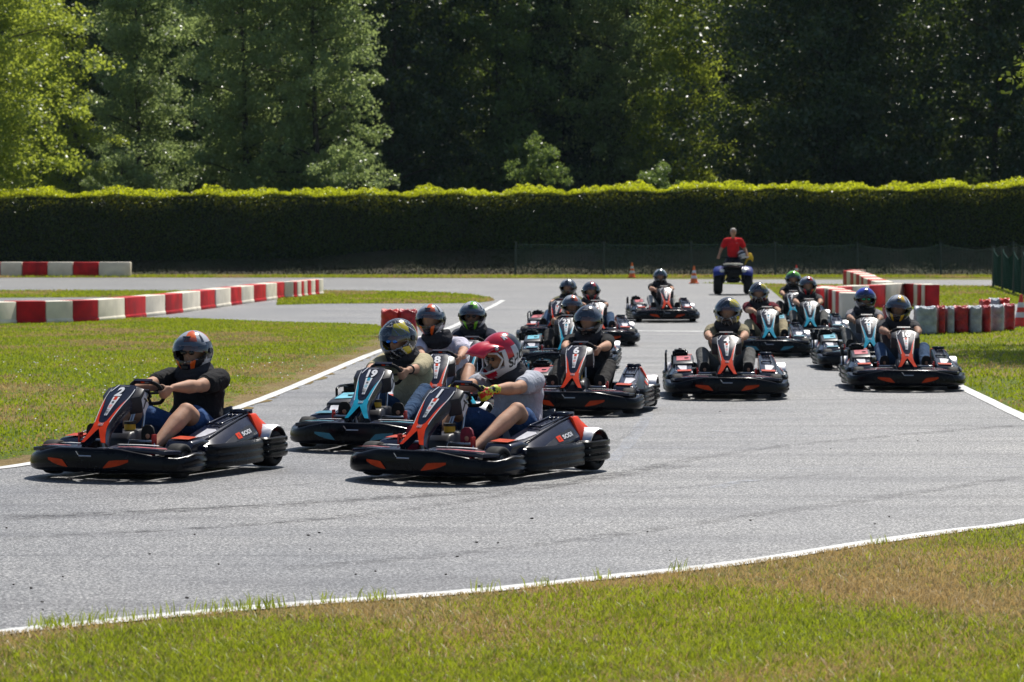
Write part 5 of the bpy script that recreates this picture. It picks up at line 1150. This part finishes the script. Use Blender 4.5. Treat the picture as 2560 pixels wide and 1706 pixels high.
q.grid(rows, closed=True, caps=True, flip=True); q.build('front_body', M['plastic'], quad, True, 40); bevelled(MB().box((0, -.86, .845), (.42, .22, .05)).box((-.22, -.8, .83), (.1, .3, .04)).box((.22, -.8, .83), (.1, .3, .04)), 'front_top_cover', M['bar_white'], .015, 2, quad)
q = MB()
for yy in (-.98, -.8, -.62): q.tube([(-.32, yy, .80), (.32, yy, .80)], .014, 6)
for s in (-.3, .3): q.tube([(s, -.98, .80), (s, -.5, .80)], .014, 6)
q.build('front_rack', M['plastic'], quad, True)
q = MB(); q.box((0, -.97, .42), (.4, .04, .1)); q.tube([(-.3, -1.0, .35), (-.24, -1.03, .6), (.24, -1.03, .6), (.3, -1.0, .35)], .018, 8); q.build('bull_bar', M['plastic'], quad, True)
bevelled(MB().box((0, .3, .82), (.3, .8, .12)), 'seat', M['rubber'], .04, 3, quad)
MB().tube([(0, -.3, .6), (0, -.24, 1.0)], .03, 8).box((0, -.26, 1.0), (.2, .06, .06)).build('steering_stem', M['plastic'], quad, True)
MB().box((.33, -.22, 1.03), (.2, .05, .03)).build('brake_lever', M['alu'], quad)
# rider
rd = empty('person', quad.matrix_basis @ Vector((0, .1, .8)), quad.rotation_euler.z); tag(rd, 'grey-haired person in red polo shirt standing astride the quad bike', 'person')
Zr = Vector((0, -.1, -.8)); v_ = lambda x, y, z: Vector((x, y, z)) + Zr
body = MB(); body.capsule(v_(0, .02, 1.02), v_(0, -.03, 1.38), .13, .15, 14); body.capsule(v_(-.09, -.03, 1.44), v_(.09, -.03, 1.44), .1, .1, 12); body.capsule(v_(0, -.04, 1.5), v_(0, -.09, 1.63), .055, .055, 10)
body.ell(v_(0, -.11, 1.715), (.078, .095, .115)); body.capsule(v_(0, -.2, 1.715), v_(0, -.225, 1.685), .009, .013, 8); body.ell(v_(0, -.14, 1.65), (.055, .05, .055))
for s in (-1, 1): body.ell(v_(s * .08, -.1, 1.71), (.012, .02, .03), nu=8, nv=6)
pol = MB(); pol.capsule(v_(0, .02, 1.06), v_(0, -.03, 1.4), .155, .175, 18); pol.capsule(v_(-.12, -.03, 1.47), v_(.12, -.03, 1.47), .105, .105, 14)
jn = MB(); jn.capsule(v_(-.06, .03, .98), v_(.06, .03, .98), .14, .14, 14)
for s in (-1, 1):
    sh = v_(s * .2, -.03, 1.48); el = v_(s * .335, -.02, 1.24); wr = v_(s * .4, -.17, 1.04)
    body.capsule(sh, el, .055, .045, 12); body.capsule(el, wr, .045, .028, 12); hand(body, v_(s * .4, -.17, 1.0), Vector((s, 0, 0)), Vector((0, -.3, .95)).normalized(), Vector((0, .95, .3)), 1.05, wr)
    pol.capsule(sh, sh * .42 + el * .58, .085, .075, 14)
    kn = v_(s * .26, -.22, .68); an = v_(s * .3, .02, .38); jn.capsule(v_(s * .08, .03, .96), kn, .115, .085, 14); jn.capsule(kn, an, .08, .065, 12); body.capsule(v_(s * .08, .03, .96), kn, .08, .055, 10); body.capsule(kn, an, .055, .04, 10)
    q = MB(); q.capsule(an + Vector((0, .03, -.04)), an + Vector((s * .02, -.16, -.06)), .05, .042, 10); q.build('shoe', M['ink'], rd, True)
remesh('body', body, M['skin'], .012, 2, rd); M['polo'] = cloth('red_polo', (.62, .015, .02)); remesh('polo_shirt', pol, M['polo'], .015, 4, rd); remesh('jeans', jn, M['navy'], .015, 4, rd)
M['hair'] = mat('grey_hair', (.42, .38, .34), .6, vary=(40, .7, 1.3), bump=(60, .8, .01)); q = MB(); q.ell(v_(0, -.085, 1.755), (.086, .1, .088)); q.build('hair', M['hair'], rd, True)
MB().box(v_(.1, -.205, 1.42), (.04, .012, .035)).build('chest_emblem', M['pink'], rd); MB().tube([v_(.07 * math.cos(a), -.06 + .07 * math.sin(a), 1.555 + .02 * math.sin(a)) for a in LIN(0, 2 * math.pi, 15)[:-1]], .014, 6, closed=True).build('collar', M['polo'], rd, True)
for s in (-1, 1): MB().ell(v_(s * .03, -.195, 1.73), (.012, .008, .007), nu=8, nv=6).build('eye', M['ink'], rd, True)
wh = empty('spare_helmet', quad.matrix_basis @ Vector((.24, -.1, 1.1)), quad.rotation_euler.z + 2.6); tag(wh, 'white helmet hanging at the handlebar of the quad bike', 'helmet'); wh.rotation_euler.y = .5
me, subs = helmet_meshes('dark', 'white', 'white', 'blue'); h_ = link_mesh('helmet_shell', me, wh); h_.scale = (.85,) * 3
for sn, sm in subs[:2]: link_mesh(sn, sm, h_)
q = MB(); rows = []
for k_ in range(9):
    t = k_ / 8; rows.append([(.34 + .2 * t + .02 * math.cos(a), -.18 + (.07 * math.sin(a)) * (1 - .3 * t), .86 + .2 * math.sin(t * 2.6) + .085 * (1 - .4 * abs(t - .5)) * math.sin(a + .6) + .014 * math.sin(a * 3 + t * 9)) for a in LIN(0, 2 * math.pi, 17)[:-1]])
o = q.grid(rows, closed=True, caps=True).build('yellow_flag', mat('yellow_flag_cloth', (.8, .5, .01), .8, vary=(12, .8, 1.1), bump=(12, .8, .02)), None, True); o.location = quad.location; o.rotation_euler = quad.rotation_euler; tag(o, 'bundled yellow marshal flag beside the right handlebar of the quad', 'flag')
# loose dirt crumbs on the tarmac near the grass
cr = MB(); M['dirt'] = mat('dark_crumbs', (.03, .025, .02), .9, vary=(50, .6, 1.5))
for _ in range(60):
    px = random.uniform(0, 2560); py = random.uniform(1290, 1560) if random.random() < .8 else random.uniform(900, 1290); x, y = gp(px, py)
    if y < float(edge_y(x)) + .1: continue
    s = random.uniform(.003, .009); cr.ell((x, y, s * .3), (s * random.uniform(.8, 1.6), s, s * .6), nu=6, nv=4)
tag(cr.build('dirt_crumbs', M['dirt']), 'small dark dirt crumbs and leaves scattered over the tarmac', 'dirt', kind='stuff')
bpy.data.scenes.remove(TS)
